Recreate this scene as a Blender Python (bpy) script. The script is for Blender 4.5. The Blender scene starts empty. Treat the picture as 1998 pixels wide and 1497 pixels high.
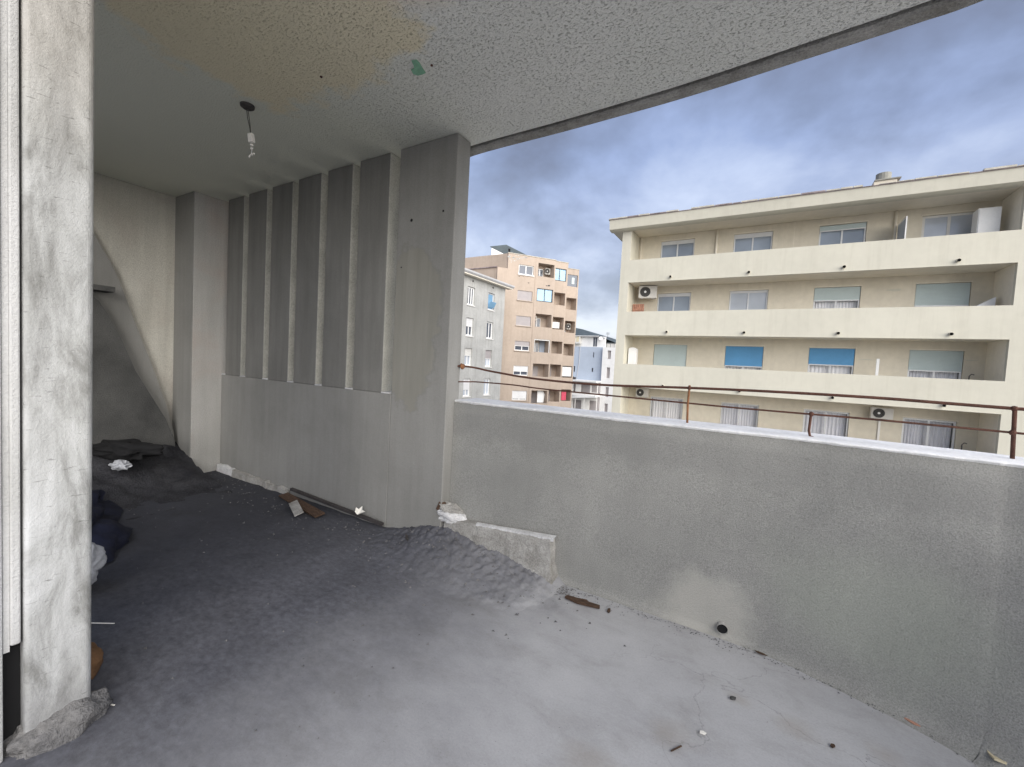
import bpy, bmesh, math, random
from mathutils import Vector, Matrix, noise

random.seed(7)
scene = bpy.context.scene
COL = scene.collection
R = math.radians

# ------------------------------------------------------------------ camera
F_PX, W_PX = 816.95, 1998.0
fwd = Vector((-0.50637, 0.86099, -0.04777))
up = Vector((-0.07013, 0.01410, 0.99744))
fwd.normalize()
right = fwd.cross(up).normalized()
up = right.cross(fwd).normalized()
cam_d = bpy.data.cameras.new('camera')
cam_d.sensor_fit = 'HORIZONTAL'
cam_d.sensor_width = 36.0
cam_d.lens = 36.0 * F_PX / W_PX
cam_d.clip_start = 0.02
cam_d.clip_end = 2000
cam = bpy.data.objects.new('camera', cam_d)
COL.objects.link(cam)
cam.matrix_world = Matrix((
    (right.x, up.x, -fwd.x, 0.0),
    (right.y, up.y, -fwd.y, 0.0),
    (right.z, up.z, -fwd.z, 1.15),
    (0, 0, 0, 1)))
scene.camera = cam

# ------------------------------------------------------------------ sky
SUN_EL, SUN_AZ = 24.0, 120.0            # azimuth clockwise from +Y
world = bpy.data.worlds.new('World')
scene.world = world
world.use_nodes = True
nt = world.node_tree
nt.nodes.clear()


def N(tree, typ, **kw):
    n = tree.nodes.new(typ)
    for k, v in kw.items():
        setattr(n, k, v)
    return n


def setin(n, **kw):
    for k, v in kw.items():
        n.inputs[k.replace('_', ' ')].default_value = v


def ramp(tree, fac, stops, interp='LINEAR'):
    n = tree.nodes.new('ShaderNodeValToRGB')
    n.color_ramp.interpolation = interp
    els = n.color_ramp.elements
    while len(els) > 1:
        els.remove(els[-1])
    els[0].position = stops[0][0]
    els[0].color = (*stops[0][1], 1)
    for p, c in stops[1:]:
        e = els.new(p)
        e.color = (*c, 1)
    tree.links.new(fac, n.inputs['Fac'])
    return n.outputs['Color']


def mathn(tree, op, a, b=None, clamp=False):
    n = tree.nodes.new('ShaderNodeMath')
    n.operation = op
    n.use_clamp = clamp
    for i, v in enumerate((a, b)):
        if v is None:
            continue
        if isinstance(v, (int, float)):
            n.inputs[i].default_value = v
        else:
            tree.links.new(v, n.inputs[i])
    return n.outputs[0]


def mixc(tree, fac, a, b, blend='MIX'):
    n = tree.nodes.new('ShaderNodeMix')
    n.data_type = 'RGBA'
    n.blend_type = blend
    for sock, v in ((n.inputs[0], fac), (n.inputs[6], a), (n.inputs[7], b)):
        if isinstance(v, (int, float)):
            sock.default_value = v
        elif isinstance(v, tuple):
            sock.default_value = (*v, 1) if len(v) == 3 else v
        else:
            tree.links.new(v, sock)
    return n.outputs[2]


SKY_SEED = 10.1
sky = N(nt, 'ShaderNodeTexSky', sky_type='NISHITA')
sky.sun_disc = False
sky.sun_elevation = R(SUN_EL)
sky.sun_rotation = R(SUN_AZ)
sky.air_density = 1.0
sky.dust_density = 2.0
tc = N(nt, 'ShaderNodeTexCoord')
sep = N(nt, 'ShaderNodeSeparateXYZ')
nt.links.new(tc.outputs['Generated'], sep.inputs[0])
zc = mathn(nt, 'MAXIMUM', sep.outputs['Z'], 0.0)
den = mathn(nt, 'ADD', zc, 0.40)
cx = mathn(nt, 'DIVIDE', sep.outputs['X'], den)
cy = mathn(nt, 'DIVIDE', sep.outputs['Y'], den)
comb = N(nt, 'ShaderNodeCombineXYZ')
comb.inputs[2].default_value = SKY_SEED
nt.links.new(cx, comb.inputs[0])
nt.links.new(cy, comb.inputs[1])
n1 = N(nt, 'ShaderNodeTexNoise')
setin(n1, Scale=1.0, Detail=9.0, Roughness=0.50, Distortion=0.15)
nt.links.new(comb.outputs[0], n1.inputs['Vector'])
n2 = N(nt, 'ShaderNodeTexNoise')
setin(n2, Scale=2.8, Detail=8.0, Roughness=0.55, Distortion=0.2)
nt.links.new(comb.outputs[0], n2.inputs['Vector'])
cl = mathn(nt, 'ADD', mathn(nt, 'MULTIPLY', n1.outputs[0], 0.68), mathn(nt, 'MULTIPLY', n2.outputs[0], 0.32))
SKY_S = 0.1
g = 1.0 / SKY_S
dark, mid, lite, wht = (0.047, 0.053, 0.076), (0.062, 0.075, 0.114), (0.085, 0.105, 0.163), (0.135, 0.157, 0.212)
hi = ramp(nt, cl, [(0.42, tuple(g * c for c in dark)), (0.475, tuple(g * c for c in mid)),
                   (0.525, tuple(g * c for c in lite)), (0.60, tuple(g * c for c in wht))])
lo = ramp(nt, cl, [(0.36, tuple(g * c for c in (0.080, 0.084, 0.098))), (0.48, tuple(g * c for c in (0.120, 0.125, 0.142))),
                   (0.56, tuple(g * c for c in (0.20, 0.205, 0.217))), (0.66, tuple(g * c for c in (0.235, 0.237, 0.245)))])
hz = mathn(nt, 'MULTIPLY', sep.outputs['Z'], 2.3, clamp=True)
cloudc = mixc(nt, hz, lo, hi)
skyc = mixc(nt, 0.92, sky.outputs[0], cloudc)
bg = N(nt, 'ShaderNodeBackground')
bg.inputs['Strength'].default_value = SKY_S
nt.links.new(skyc, bg.inputs['Color'])
wo = N(nt, 'ShaderNodeOutputWorld')
nt.links.new(bg.outputs[0], wo.inputs['Surface'])

# ------------------------------------------------------------------ sun
sun_d = bpy.data.lights.new('sun', 'SUN')
sun_d.energy = 1.5
sun_d.angle = R(80)
sun_d.color = (1.0, 0.965, 0.91)
sun = bpy.data.objects.new('sun', sun_d)
COL.objects.link(sun)
sd = Vector((math.sin(R(SUN_AZ)) * math.cos(R(SUN_EL)), math.cos(R(SUN_AZ)) * math.cos(R(SUN_EL)), math.sin(R(SUN_EL))))
sun.rotation_euler = sd.to_track_quat('Z', 'Y').to_euler()
sun.location = sd * 60

scene.view_settings.view_transform = 'Standard'
scene.view_settings.look = 'None'
scene.view_settings.gamma = 1.0
scene.view_settings.use_curve_mapping = False
scene.view_settings.exposure = 2.12
scene.render.engine = 'CYCLES'
scene.cycles.max_bounces = 10
scene.cycles.diffuse_bounces = 7

# ------------------------------------------------------------------ materials


def new_mat(name):
    m = bpy.data.materials.new(name)
    m.use_nodes = True
    t = m.node_tree
    b = t.nodes['Principled BSDF']
    return m, t, b


def coords(t, scale=(1, 1, 1), world=False):
    if world:
        g_ = t.nodes.new('ShaderNodeNewGeometry')
        src = g_.outputs['Position']
    else:
        c_ = t.nodes.new('ShaderNodeTexCoord')
        src = c_.outputs['Object']
    mp = t.nodes.new('ShaderNodeMapping')
    mp.inputs['Scale'].default_value = scale
    t.links.new(src, mp.inputs['Vector'])
    return mp.outputs[0]


def noise_n(t, vec, scale, detail=4, rough=0.55, dist=0.0):
    n = t.nodes.new('ShaderNodeTexNoise')
    n.inputs['Scale'].default_value = scale
    n.inputs['Detail'].default_value = detail
    n.inputs['Roughness'].default_value = rough
    n.inputs['Distortion'].default_value = dist
    t.links.new(vec, n.inputs['Vector'])
    return n.outputs[0]


def add_bump(t, b, h, dist, strength=1.0):
    bp = t.nodes.new('ShaderNodeBump')
    bp.inputs['Strength'].default_value = strength
    bp.inputs['Distance'].default_value = dist
    t.links.new(h, bp.inputs['Height'])
    t.links.new(bp.outputs[0], b.inputs['Normal'])


def plain(name, col, rough=0.7, var=0.12, scale=3.0, bump=0.0, bscale=60.0, metallic=0.0, stretch=(1, 1, 1), spec=0.4, streak=0.0):
    """a base colour broken up by large and small noise, with fine relief"""
    m, t, b = new_mat(name)
    v = coords(t, stretch)
    a = noise_n(t, v, scale, 6, 0.6)
    c2 = noise_n(t, v, scale * 9, 4, 0.6)
    mixv = mathn(t, 'ADD', mathn(t, 'MULTIPLY', a, 0.65), mathn(t, 'MULTIPLY', c2, 0.35))
    lo_ = tuple(max(0, c * (1 - var * 2.2)) for c in col)
    hi_ = tuple(min(1, c * (1 + var * 2.2)) for c in col)
    cc = ramp(t, mixv, [(0.3, lo_), (0.7, hi_)])
    if streak:
        sn = noise_n(t, coords(t, (2.2, 2.2, 0.16)), 1.6, 8, 0.68, 0.15)
        cc = mixc(t, streak, cc, ramp(t, sn, [(0.34, (0.62, 0.60, 0.56)), (0.50, (1, 1, 1))]), 'MULTIPLY')
    t.links.new(cc, b.inputs['Base Color'])
    b.inputs['Roughness'].default_value = rough
    b.inputs['Metallic'].default_value = metallic
    b.inputs['Specular IOR Level'].default_value = spec
    if bump:
        add_bump(t, b, noise_n(t, v, bscale, 5, 0.65), bump)
    return m


def render_coat(name, col, col2, big=0.9, grain=140.0, grain_d=0.004, pits=0.0, pit_scale=38.0, pitmask=None, streak=0.0, speck=0.25, tint=None, extra=None, rough=0.92):
    """cement render / roughcast: patches, sandy grain, dark pits, optional vertical streaks"""
    m, t, b = new_mat(name)
    v = coords(t, (1, 1, 1), world=True)
    big_n = noise_n(t, v, big, 7, 0.62, 0.3)
    c = ramp(t, big_n, [(0.32, col), (0.68, col2)])
    if tint is not None:
        tn = noise_n(t, v, big * 1.3 + 0.4, 5, 0.55, 0.6)
        f = ramp(t, tn, [(0.48, (0, 0, 0)), (0.66, (1, 1, 1))])
        c = mixc(t, mathn(t, 'MULTIPLY', f, 0.55), c, tint)
    if streak:
        vs = coords(t, (9, 9, 0.7), world=True)
        sn = noise_n(t, vs, 1.6, 6, 0.62, 0.2)
        c = mixc(t, streak, c, ramp(t, sn, [(0.33, (0.32, 0.31, 0.30)), (0.62, (1, 1, 1))]), 'MULTIPLY')
    g1 = noise_n(t, v, grain, 3, 0.7)
    g2 = noise_n(t, v, grain * 2.3, 2, 0.6)
    c = mixc(t, speck, c, ramp(t, g1, [(0.3, (0.30, 0.30, 0.30)), (0.5, (0.9, 0.9, 0.9)), (0.7, (1.35, 1.35, 1.35))]), 'MULTIPLY')
    if extra:
        c = extra(t, c)
    h = mathn(t, 'ADD', g1, mathn(t, 'MULTIPLY', g2, 0.45))
    if pits:
        vp = coords(t, (1, 1.7, 1.2), world=True)
        pn = noise_n(t, vp, pit_scale, 4, 0.6, 0.8)
        pf = ramp(t, pn, [(0.33, (0, 0, 0)), (0.43, (1, 1, 1))])
        if pitmask:
            pm = axis_mask(t, *pitmask)
            pf = mixc(t, pm, (1, 1, 1), pf)
        c = mixc(t, pits, c, mixc(t, pf, (0.35, 0.35, 0.33), (1, 1, 1)), 'MULTIPLY')
        h = mathn(t, 'ADD', h, mathn(t, 'MULTIPLY', pf, 1.4))
    t.links.new(c, b.inputs['Base Color'])
    b.inputs['Roughness'].default_value = rough
    b.inputs['Specular IOR Level'].default_value = 0.25
    add_bump(t, b, h, grain_d)
    return m


def ellipse_mask(t, centre, radii, soft=0.35, wob=0.25, wscale=3.5):
    """irregular soft-edged patch (a stain) round a world point"""
    v = coords(t, (1, 1, 1), world=True)
    sb = t.nodes.new('ShaderNodeVectorMath')
    sb.operation = 'SUBTRACT'
    t.links.new(v, sb.inputs[0])
    sb.inputs[1].default_value = centre
    dv = t.nodes.new('ShaderNodeVectorMath')
    dv.operation = 'DIVIDE'
    t.links.new(sb.outputs[0], dv.inputs[0])
    dv.inputs[1].default_value = radii
    ln = t.nodes.new('ShaderNodeVectorMath')
    ln.operation = 'LENGTH'
    t.links.new(dv.outputs[0], ln.inputs[0])
    nz = noise_n(t, v, wscale, 6, 0.65)
    d_ = mathn(t, 'ADD', ln.outputs['Value'], mathn(t, 'MULTIPLY', mathn(t, 'SUBTRACT', nz, 0.5), wob * 4))
    return ramp(t, d_, [(1 - soft, (1, 1, 1)), (1.0, (0, 0, 0))])


def axis_mask(t, axis, a, b, wob=0.0, wscale=4.0):
    """0 at world coordinate a, 1 at b, with a wavering edge"""
    v = coords(t, (1, 1, 1), world=True)
    sp = t.nodes.new('ShaderNodeSeparateXYZ')
    t.links.new(v, sp.inputs[0])
    x = sp.outputs[axis]
    if wob:
        x = mathn(t, 'ADD', x, mathn(t, 'MULTIPLY', mathn(t, 'SUBTRACT', noise_n(t, v, wscale, 6, 0.65), 0.5), wob))
    mr = t.nodes.new('ShaderNodeMapRange')
    mr.inputs['From Min'].default_value = a
    mr.inputs['From Max'].default_value = b
    mr.interpolation_type = 'SMOOTHSTEP'
    t.links.new(x, mr.inputs['Value'])
    return mr.outputs[0]


def ceil_extra(t, c):
    lf = axis_mask(t, 'X', -1.1, -2.4, 0.9, 1.5)
    c = mixc(t, mathn(t, 'MULTIPLY', lf, 0.8), c, (0.80, 0.81, 0.68))
    f1 = ellipse_mask(t, (-1.85, 1.00, 2.49), (0.70, 0.50, 1), 0.16, 0.30, 3.2)
    c = mixc(t, mathn(t, 'MULTIPLY', f1, 0.75), c, (0.90, 0.80, 0.56))
    f2 = ellipse_mask(t, (-1.15, 1.05, 2.49), (0.25, 0.22, 1), 0.4, 0.3, 4.0)
    c = mixc(t, mathn(t, 'MULTIPLY', f2, 0.5), c, (0.86, 0.76, 0.62))
    return c


M = {}
M['ceiling'] = render_coat('ceiling_roughcast', (0.82, 0.83, 0.79), (0.90, 0.90, 0.87), 0.8, 120, 0.005, pits=0.36, pit_scale=84, pitmask=('X', -3.2, -0.7, 0.9, 2.0), speck=0.18, extra=ceil_extra)


def fin_extra(t, c):
    f = ellipse_mask(t, (-1.96, 1.98, 1.36), (0.26, 0.3, 0.50), 0.06, 0.30, 4.5)
    f0 = ellipse_mask(t, (-1.955, 1.98, 1.36), (0.275, 0.3, 0.52), 0.06, 0.30, 4.5)
    c = mixc(t, mathn(t, 'MULTIPLY', f0, 0.18), c, (0.12, 0.115, 0.10))
    vs = coords(t, (14, 14, 0.9), world=True)
    pc = ramp(t, noise_n(t, vs, 1.5, 6, 0.65, 0.3), [(0.3, (0.235, 0.228, 0.195)), (0.7, (0.305, 0.295, 0.255))])
    return mixc(t, mathn(t, 'MULTIPLY', f, 0.6), c, pc)


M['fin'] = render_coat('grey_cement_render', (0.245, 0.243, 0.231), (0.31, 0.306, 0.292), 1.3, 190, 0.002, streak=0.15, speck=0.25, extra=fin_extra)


def para_extra(t, c):
    f = ellipse_mask(t, (-0.14, 2.05, 0.09), (0.26, 0.3, 0.19), 0.55, 0.34, 7)
    c = mixc(t, mathn(t, 'MULTIPLY', f, 0.6), c, (0.52, 0.505, 0.46))
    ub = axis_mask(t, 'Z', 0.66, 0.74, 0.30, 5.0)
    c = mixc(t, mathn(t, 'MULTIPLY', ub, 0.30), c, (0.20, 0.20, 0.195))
    f2 = ellipse_mask(t, (0.42, 2.0, 0.30), (0.45, 0.5, 0.30), 0.7, 0.3, 3)
    return mixc(t, mathn(t, 'MULTIPLY', f2, 0.35), c, (0.36, 0.395, 0.325))


M['panel'] = render_coat('painted_shade_panel_render', (0.188, 0.186, 0.176), (0.238, 0.235, 0.222), 1.3, 190, 0.002, streak=0.25, speck=0.25)  # shade on the panels painted in as a darker tone than the lower wall
M['parapet'] = render_coat('sandy_cement_render', (0.30, 0.30, 0.286), (0.375, 0.372, 0.353), 2.6, 210, 0.004, streak=0.07, speck=0.5, extra=para_extra)
M['coping'] = plain('pale_coping', (0.80, 0.80, 0.80), 0.85, 0.10, 6, 0.004, 90)
def jamb_extra(t, c):
    v = coords(t, (1, 1, 0.35), world=True)
    mo = noise_n(t, v, 11, 7, 0.68, 0.5)
    c = mixc(t, 0.9, c, ramp(t, mo, [(0.36, (0.48, 0.475, 0.46)), (0.52, (0.92, 0.92, 0.92)), (0.66, (1.12, 1.12, 1.13))]), 'MULTIPLY')
    sc = noise_n(t, coords(t, (1, 0.35, 2.2), world=True), 62, 4, 0.6, 0.4)
    c = mixc(t, 0.7, c, ramp(t, sc, [(0.29, (0.35, 0.34, 0.33)), (0.37, (1, 1, 1))]), 'MULTIPLY')
    wm = axis_mask(t, 'Z', 1.45, 2.1, 0.5, 4)
    c = mixc(t, mathn(t, 'MULTIPLY', wm, 0.55), c, (0.90, 0.82, 0.74), 'MULTIPLY')
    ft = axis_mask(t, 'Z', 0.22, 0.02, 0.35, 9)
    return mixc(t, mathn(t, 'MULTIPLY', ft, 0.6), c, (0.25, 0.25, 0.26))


M['jamb'] = render_coat('weathered_white_roughcast', (0.44, 0.445, 0.435), (0.57, 0.58, 0.585), 1.6, 150, 0.0022, streak=0.35, speck=0.10, extra=jamb_extra)
M['frame'] = render_coat('weathered_frame', (0.46, 0.46, 0.45), (0.58, 0.58, 0.58), 2.2, 160, 0.003, streak=0.35, speck=0.15)
def endwall_extra(t, c):
    m_ = axis_mask(t, 'Z', 0.95, 0.15, 0.7, 3.5)  # darker towards the floor
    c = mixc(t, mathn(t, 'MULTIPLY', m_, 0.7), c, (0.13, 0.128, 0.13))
    up_ = axis_mask(t, 'Z', 1.9, 2.45, 0.6, 3.0)  # darker towards the ceiling
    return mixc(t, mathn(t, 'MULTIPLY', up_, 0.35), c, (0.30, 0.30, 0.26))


M['endwall'] = render_coat('pale_cement_wall', (0.58, 0.56, 0.495), (0.67, 0.65, 0.59), 1.1, 130, 0.005, streak=0.20, speck=0.34, tint=(0.50, 0.43, 0.38), extra=endwall_extra)
M['pilaster'] = render_coat('grey_pilaster_render', (0.40, 0.395, 0.375), (0.50, 0.49, 0.47), 1.4, 130, 0.004, streak=0.15, speck=0.30, tint=(0.46, 0.39, 0.35))
M['slot_light'] = render_coat('painted_light_slot_render', (0.40, 0.40, 0.365), (0.58, 0.575, 0.53), 3.5, 120, 0.006, streak=0.2, speck=0.45)  # light falling into the slots painted in as a paler tone
M['darkcement'] = render_coat('dark_cement', (0.06, 0.06, 0.06), (0.13, 0.13, 0.125), 2.5, 120, 0.005, speck=0.4)


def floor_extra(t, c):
    # trodden-in dirt, with shade of the sheltered part painted into its dark tone
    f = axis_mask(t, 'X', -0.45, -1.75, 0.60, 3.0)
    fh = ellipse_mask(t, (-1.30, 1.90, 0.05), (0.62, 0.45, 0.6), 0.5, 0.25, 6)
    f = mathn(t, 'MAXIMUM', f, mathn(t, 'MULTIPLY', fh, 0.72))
    deep = axis_mask(t, 'X', -1.7, -3.1, 0.7, 2.5)  # grades darker inward, painting shade over the dirt
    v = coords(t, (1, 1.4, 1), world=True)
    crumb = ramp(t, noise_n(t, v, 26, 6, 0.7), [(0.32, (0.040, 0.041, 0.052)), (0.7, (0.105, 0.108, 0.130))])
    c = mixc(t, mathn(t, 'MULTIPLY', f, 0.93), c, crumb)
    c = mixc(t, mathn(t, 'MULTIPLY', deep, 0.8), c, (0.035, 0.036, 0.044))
    dust = ramp(t, noise_n(t, coords(t, (1.0, 1.8, 1), world=True), 3.2, 9, 0.74, 0.3), [(0.30, (0.72, 0.71, 0.69)), (0.50, (0.97, 0.97, 0.97)), (0.70, (1.08, 1.08, 1.08))])
    c = mixc(t, 0.7, c, dust, 'MULTIPLY')
    vo = t.nodes.new('ShaderNodeTexVoronoi')
    vo.feature = 'DISTANCE_TO_EDGE'
    vo.inputs['Scale'].default_value = 1.15
    wv = t.nodes.new('ShaderNodeVectorMath')
    wv.operation = 'ADD'
    nn3 = t.nodes.new('ShaderNodeTexNoise')
    nn3.inputs['Scale'].default_value = 5.0
    nn3.inputs['Detail'].default_value = 6.0
    t.links.new(v, nn3.inputs['Vector'])
    sc3 = t.nodes.new('ShaderNodeVectorMath')
    sc3.operation = 'SCALE'
    sc3.inputs['Scale'].default_value = 0.35
    t.links.new(nn3.outputs['Color'], sc3.inputs[0])
    t.links.new(v, wv.inputs[0])
    t.links.new(sc3.outputs[0], wv.inputs[1])
    t.links.new(wv.outputs[0], vo.inputs['Vector'])
    crk = ramp(t, vo.outputs['Distance'], [(0.0, (0.45, 0.44, 0.43)), (0.0035, (1, 1, 1))])
    c = mixc(t, mathn(t, 'MULTIPLY', axis_mask(t, 'X', -0.9, 0.1, 1.2, 1.2), 0.5), c, crk, 'MULTIPLY')
    grit = noise_n(t, v, 140, 3, 0.6)
    c = mixc(t, 0.6, c, ramp(t, grit, [(0.27, (0.30, 0.29, 0.28)), (0.33, (1, 1, 1))]), 'MULTIPLY')
    for cx_, cy_, r_ in ((-0.16, 1.39, 0.09), (0.18, 1.65, 0.08), (0.02, 1.68, 0.05), (0.42, 1.69, 0.06), (-0.35, 1.15, 0.10)):
        s = ellipse_mask(t, (cx_, cy_, 0), (r_, r_ * 0.8, 1), 0.8, 0.35, 14)
        c = mixc(t, mathn(t, 'MULTIPLY', s, 0.35), c, (0.27, 0.24, 0.20))
    return c


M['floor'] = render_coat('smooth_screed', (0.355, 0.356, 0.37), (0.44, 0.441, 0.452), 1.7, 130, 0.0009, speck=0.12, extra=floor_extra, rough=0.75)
M['dirt'] = render_coat('crumbly_dirt', (0.10, 0.10, 0.11), (0.20, 0.195, 0.19), 4, 60, 0.01, speck=0.5)
M['darkdirt'] = render_coat('dark_earth', (0.024, 0.024, 0.029), (0.060, 0.060, 0.066), 5, 60, 0.012, speck=0.5)
M['mortar'] = render_coat('broken_mortar', (0.28, 0.27, 0.25), (0.50, 0.49, 0.47), 9, 110, 0.008, speck=0.45)
M['whitemortar'] = render_coat('white_mortar', (0.55, 0.55, 0.56), (0.78, 0.78, 0.79), 12, 110, 0.008, speck=0.3)
M['rust'] = plain('rust', (0.085, 0.037, 0.025), 0.85, 0.28, 18, 0.003, 160)
M['rustorange'] = plain('rust_orange', (0.20, 0.09, 0.042), 0.9, 0.25, 16, 0.003, 160)
M['metaldark'] = plain('dark_iron', (0.05, 0.045, 0.045), 0.6, 0.2, 20)
M['black'] = plain('black_hole', (0.008, 0.008, 0.009), 0.9, 0.05, 3)
M['green'] = plain('green_paint', (0.24, 0.47, 0.33), 0.7, 0.12, 40, 0.002, 120)
M['wood'] = plain('rotten_wood', (0.085, 0.05, 0.032), 0.9, 0.3, 25, 0.006, 90, stretch=(1, 6, 6))
M['navy'] = plain('navy_sheet', (0.005, 0.007, 0.022), 0.8, 0.25, 6, 0.004, 20)
M['whitebag'] = plain('white_plastic', (0.42, 0.43, 0.46), 0.5, 0.1, 14, 0.006, 40)
M['orangerag'] = plain('brown_clay', (0.16, 0.085, 0.04), 0.85, 0.15, 12, 0.004, 60)
M['paper'] = plain('paper', (0.75, 0.73, 0.68), 0.8, 0.08, 20)
M['creampaper'] = plain('cream_chip', (0.66, 0.58, 0.40), 0.8, 0.08, 20)
M['porcelain'] = plain('white_connector', (0.82, 0.80, 0.76), 0.35, 0.04, 20)
M['wire'] = plain('wire_grey', (0.10, 0.10, 0.09), 0.6, 0.1, 20)
# buildings
M['cream'] = plain('cream_paint', (0.58, 0.557, 0.468), 0.85, 0.035, 0.35, 0.003, 30, streak=0.16)
M['beige'] = plain('beige_paint', (0.64, 0.59, 0.485), 0.88, 0.06, 0.5, 0.003, 30, streak=0.12)
M['soffit'] = plain('soffit_paint', (0.74, 0.69, 0.59), 0.88, 0.05, 0.5)
M['greywall'] = plain('grey_render', (0.42, 0.42, 0.405), 0.92, 0.10, 0.7, 0.01, 12, streak=0.45)
M['peach'] = plain('peach_paint', (0.425, 0.350, 0.288), 0.9, 0.06, 0.4, 0.004, 12, streak=0.22)
M['peachdark'] = plain('peach_recess', (0.50, 0.41, 0.34), 0.9, 0.08, 0.5)
M['bluewall'] = plain('pale_blue_paint', (0.42, 0.48, 0.57), 0.9, 0.04, 0.4)
M['white'] = plain('white_paint', (0.78, 0.78, 0.77), 0.7, 0.04, 1.5)
M['offwhite'] = plain('offwhite_paint', (0.66, 0.65, 0.62), 0.7, 0.05, 2)
M['slate'] = plain('slate', (0.075, 0.095, 0.105), 0.7, 0.12, 0.8, 0.02, 6)
M['tile'] = plain('weathered_tile', (0.30, 0.25, 0.25), 0.85, 0.25, 2.5, 0.02, 9)
M['gutter'] = plain('grey_gutter', (0.50, 0.50, 0.51), 0.5, 0.06, 2)
M['chimneygrey'] = plain('grey_chimney_cement', (0.27, 0.265, 0.235), 0.9, 0.12, 3)
M['flashing'] = plain('pale_flashing', (0.48, 0.45, 0.39), 0.8, 0.15, 3)
M['shut_pale'] = plain('pale_green_shutter', (0.48, 0.56, 0.56), 0.6, 0.03, 1.2)
M['shut_blue'] = plain('blue_shutter', (0.12, 0.33, 0.58), 0.55, 0.04, 1.2)
M['shut_grey'] = plain('grey_shutter', (0.40, 0.37, 0.37), 0.65, 0.04, 1.2)
M['shut_white'] = plain('white_shutter', (0.70, 0.70, 0.70), 0.65, 0.04, 1.2)
M['alu'] = plain('aluminium_frame', (0.66, 0.67, 0.68), 0.45, 0.03, 3, metallic=0.2)
M['darkroom'] = plain('dark_room', (0.05, 0.05, 0.055), 0.9, 0.1, 1)
M['curtain'] = plain('sheer_curtain', (0.82, 0.82, 0.84), 0.9, 0.06, 4, stretch=(6, 6, 0.4))
M['curtaingrey'] = plain('grey_curtain', (0.70, 0.71, 0.76), 0.9, 0.10, 4, stretch=(6, 6, 0.4))
M['ac'] = plain('ac_casing', (0.60, 0.58, 0.54), 0.55, 0.04, 3)
M['terracotta'] = plain('terracotta', (0.45, 0.24, 0.17), 0.85, 0.15, 6)
M['conduit'] = plain('white_conduit', (0.76, 0.74, 0.70), 0.6, 0.03, 3)
M['red'] = plain('crimson_panel', (0.55, 0.07, 0.12), 0.7, 0.05, 3)
M['asphalt'] = plain('asphalt', (0.22, 0.215, 0.205), 0.9, 0.15, 0.5, 0.01, 20)
M['redroof'] = plain('red_roof', (0.30, 0.07, 0.055), 0.85, 0.1, 1)
M['plaster'] = plain('room_plaster', (0.62, 0.60, 0.56), 0.9, 0.05, 1)


def glass(name, col, refl, transp=0.0):
    m = bpy.data.materials.new(name)
    m.use_nodes = True
    t = m.node_tree
    t.nodes.clear()
    out = t.nodes.new('ShaderNodeOutputMaterial')
    v = coords(t)
    nz = noise_n(t, v, 0.6, 3, 0.5)
    dif = t.nodes.new('ShaderNodeBsdfDiffuse')
    t.links.new(ramp(t, nz, [(0.3, tuple(c * 0.8 for c in col)), (0.7, tuple(c * 1.2 for c in col))]), dif.inputs[0])
    gl = t.nodes.new('ShaderNodeBsdfGlossy')
    gl.inputs['Roughness'].default_value = 0.03
    gl.inputs['Color'].default_value = (0.92, 0.95, 1, 1)
    bp = t.nodes.new('ShaderNodeBump')
    bp.inputs['Distance'].default_value = 0.01
    bp.inputs['Strength'].default_value = 0.4
    t.links.new(noise_n(t, v, 0.9, 2, 0.5), bp.inputs['Height'])
    t.links.new(bp.outputs[0], gl.inputs['Normal'])
    base = dif.outputs[0]
    if transp:
        tr = t.nodes.new('ShaderNodeBsdfTransparent')
        mx0 = t.nodes.new('ShaderNodeMixShader')
        mx0.inputs[0].default_value = transp
        t.links.new(dif.outputs[0], mx0.inputs[1])
        t.links.new(tr.outputs[0], mx0.inputs[2])
        base = mx0.outputs[0]
    mx = t.nodes.new('ShaderNodeMixShader')
    mx.inputs[0].default_value = refl
    t.links.new(base, mx.inputs[1])
    t.links.new(gl.outputs[0], mx.inputs[2])
    t.links.new(mx.outputs[0], out.inputs['Surface'])
    return m


M['pane'] = glass('window_glass', (0.27, 0.315, 0.375), 0.07)  # bluish base colour paints in the reflection of bright clouds
M['panedark'] = glass('dark_window_glass', (0.085, 0.095, 0.12), 0.05)
M['paneclear'] = glass('clear_window_glass', (0.3, 0.3, 0.32), 0.05, 0.93)
M['paneblue'] = glass('blue_glazing', (0.20, 0.38, 0.56), 0.08)
M['panelight'] = glass('pale_glass', (0.48, 0.52, 0.58), 0.07)

# ------------------------------------------------------------------ mesh helpers


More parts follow.
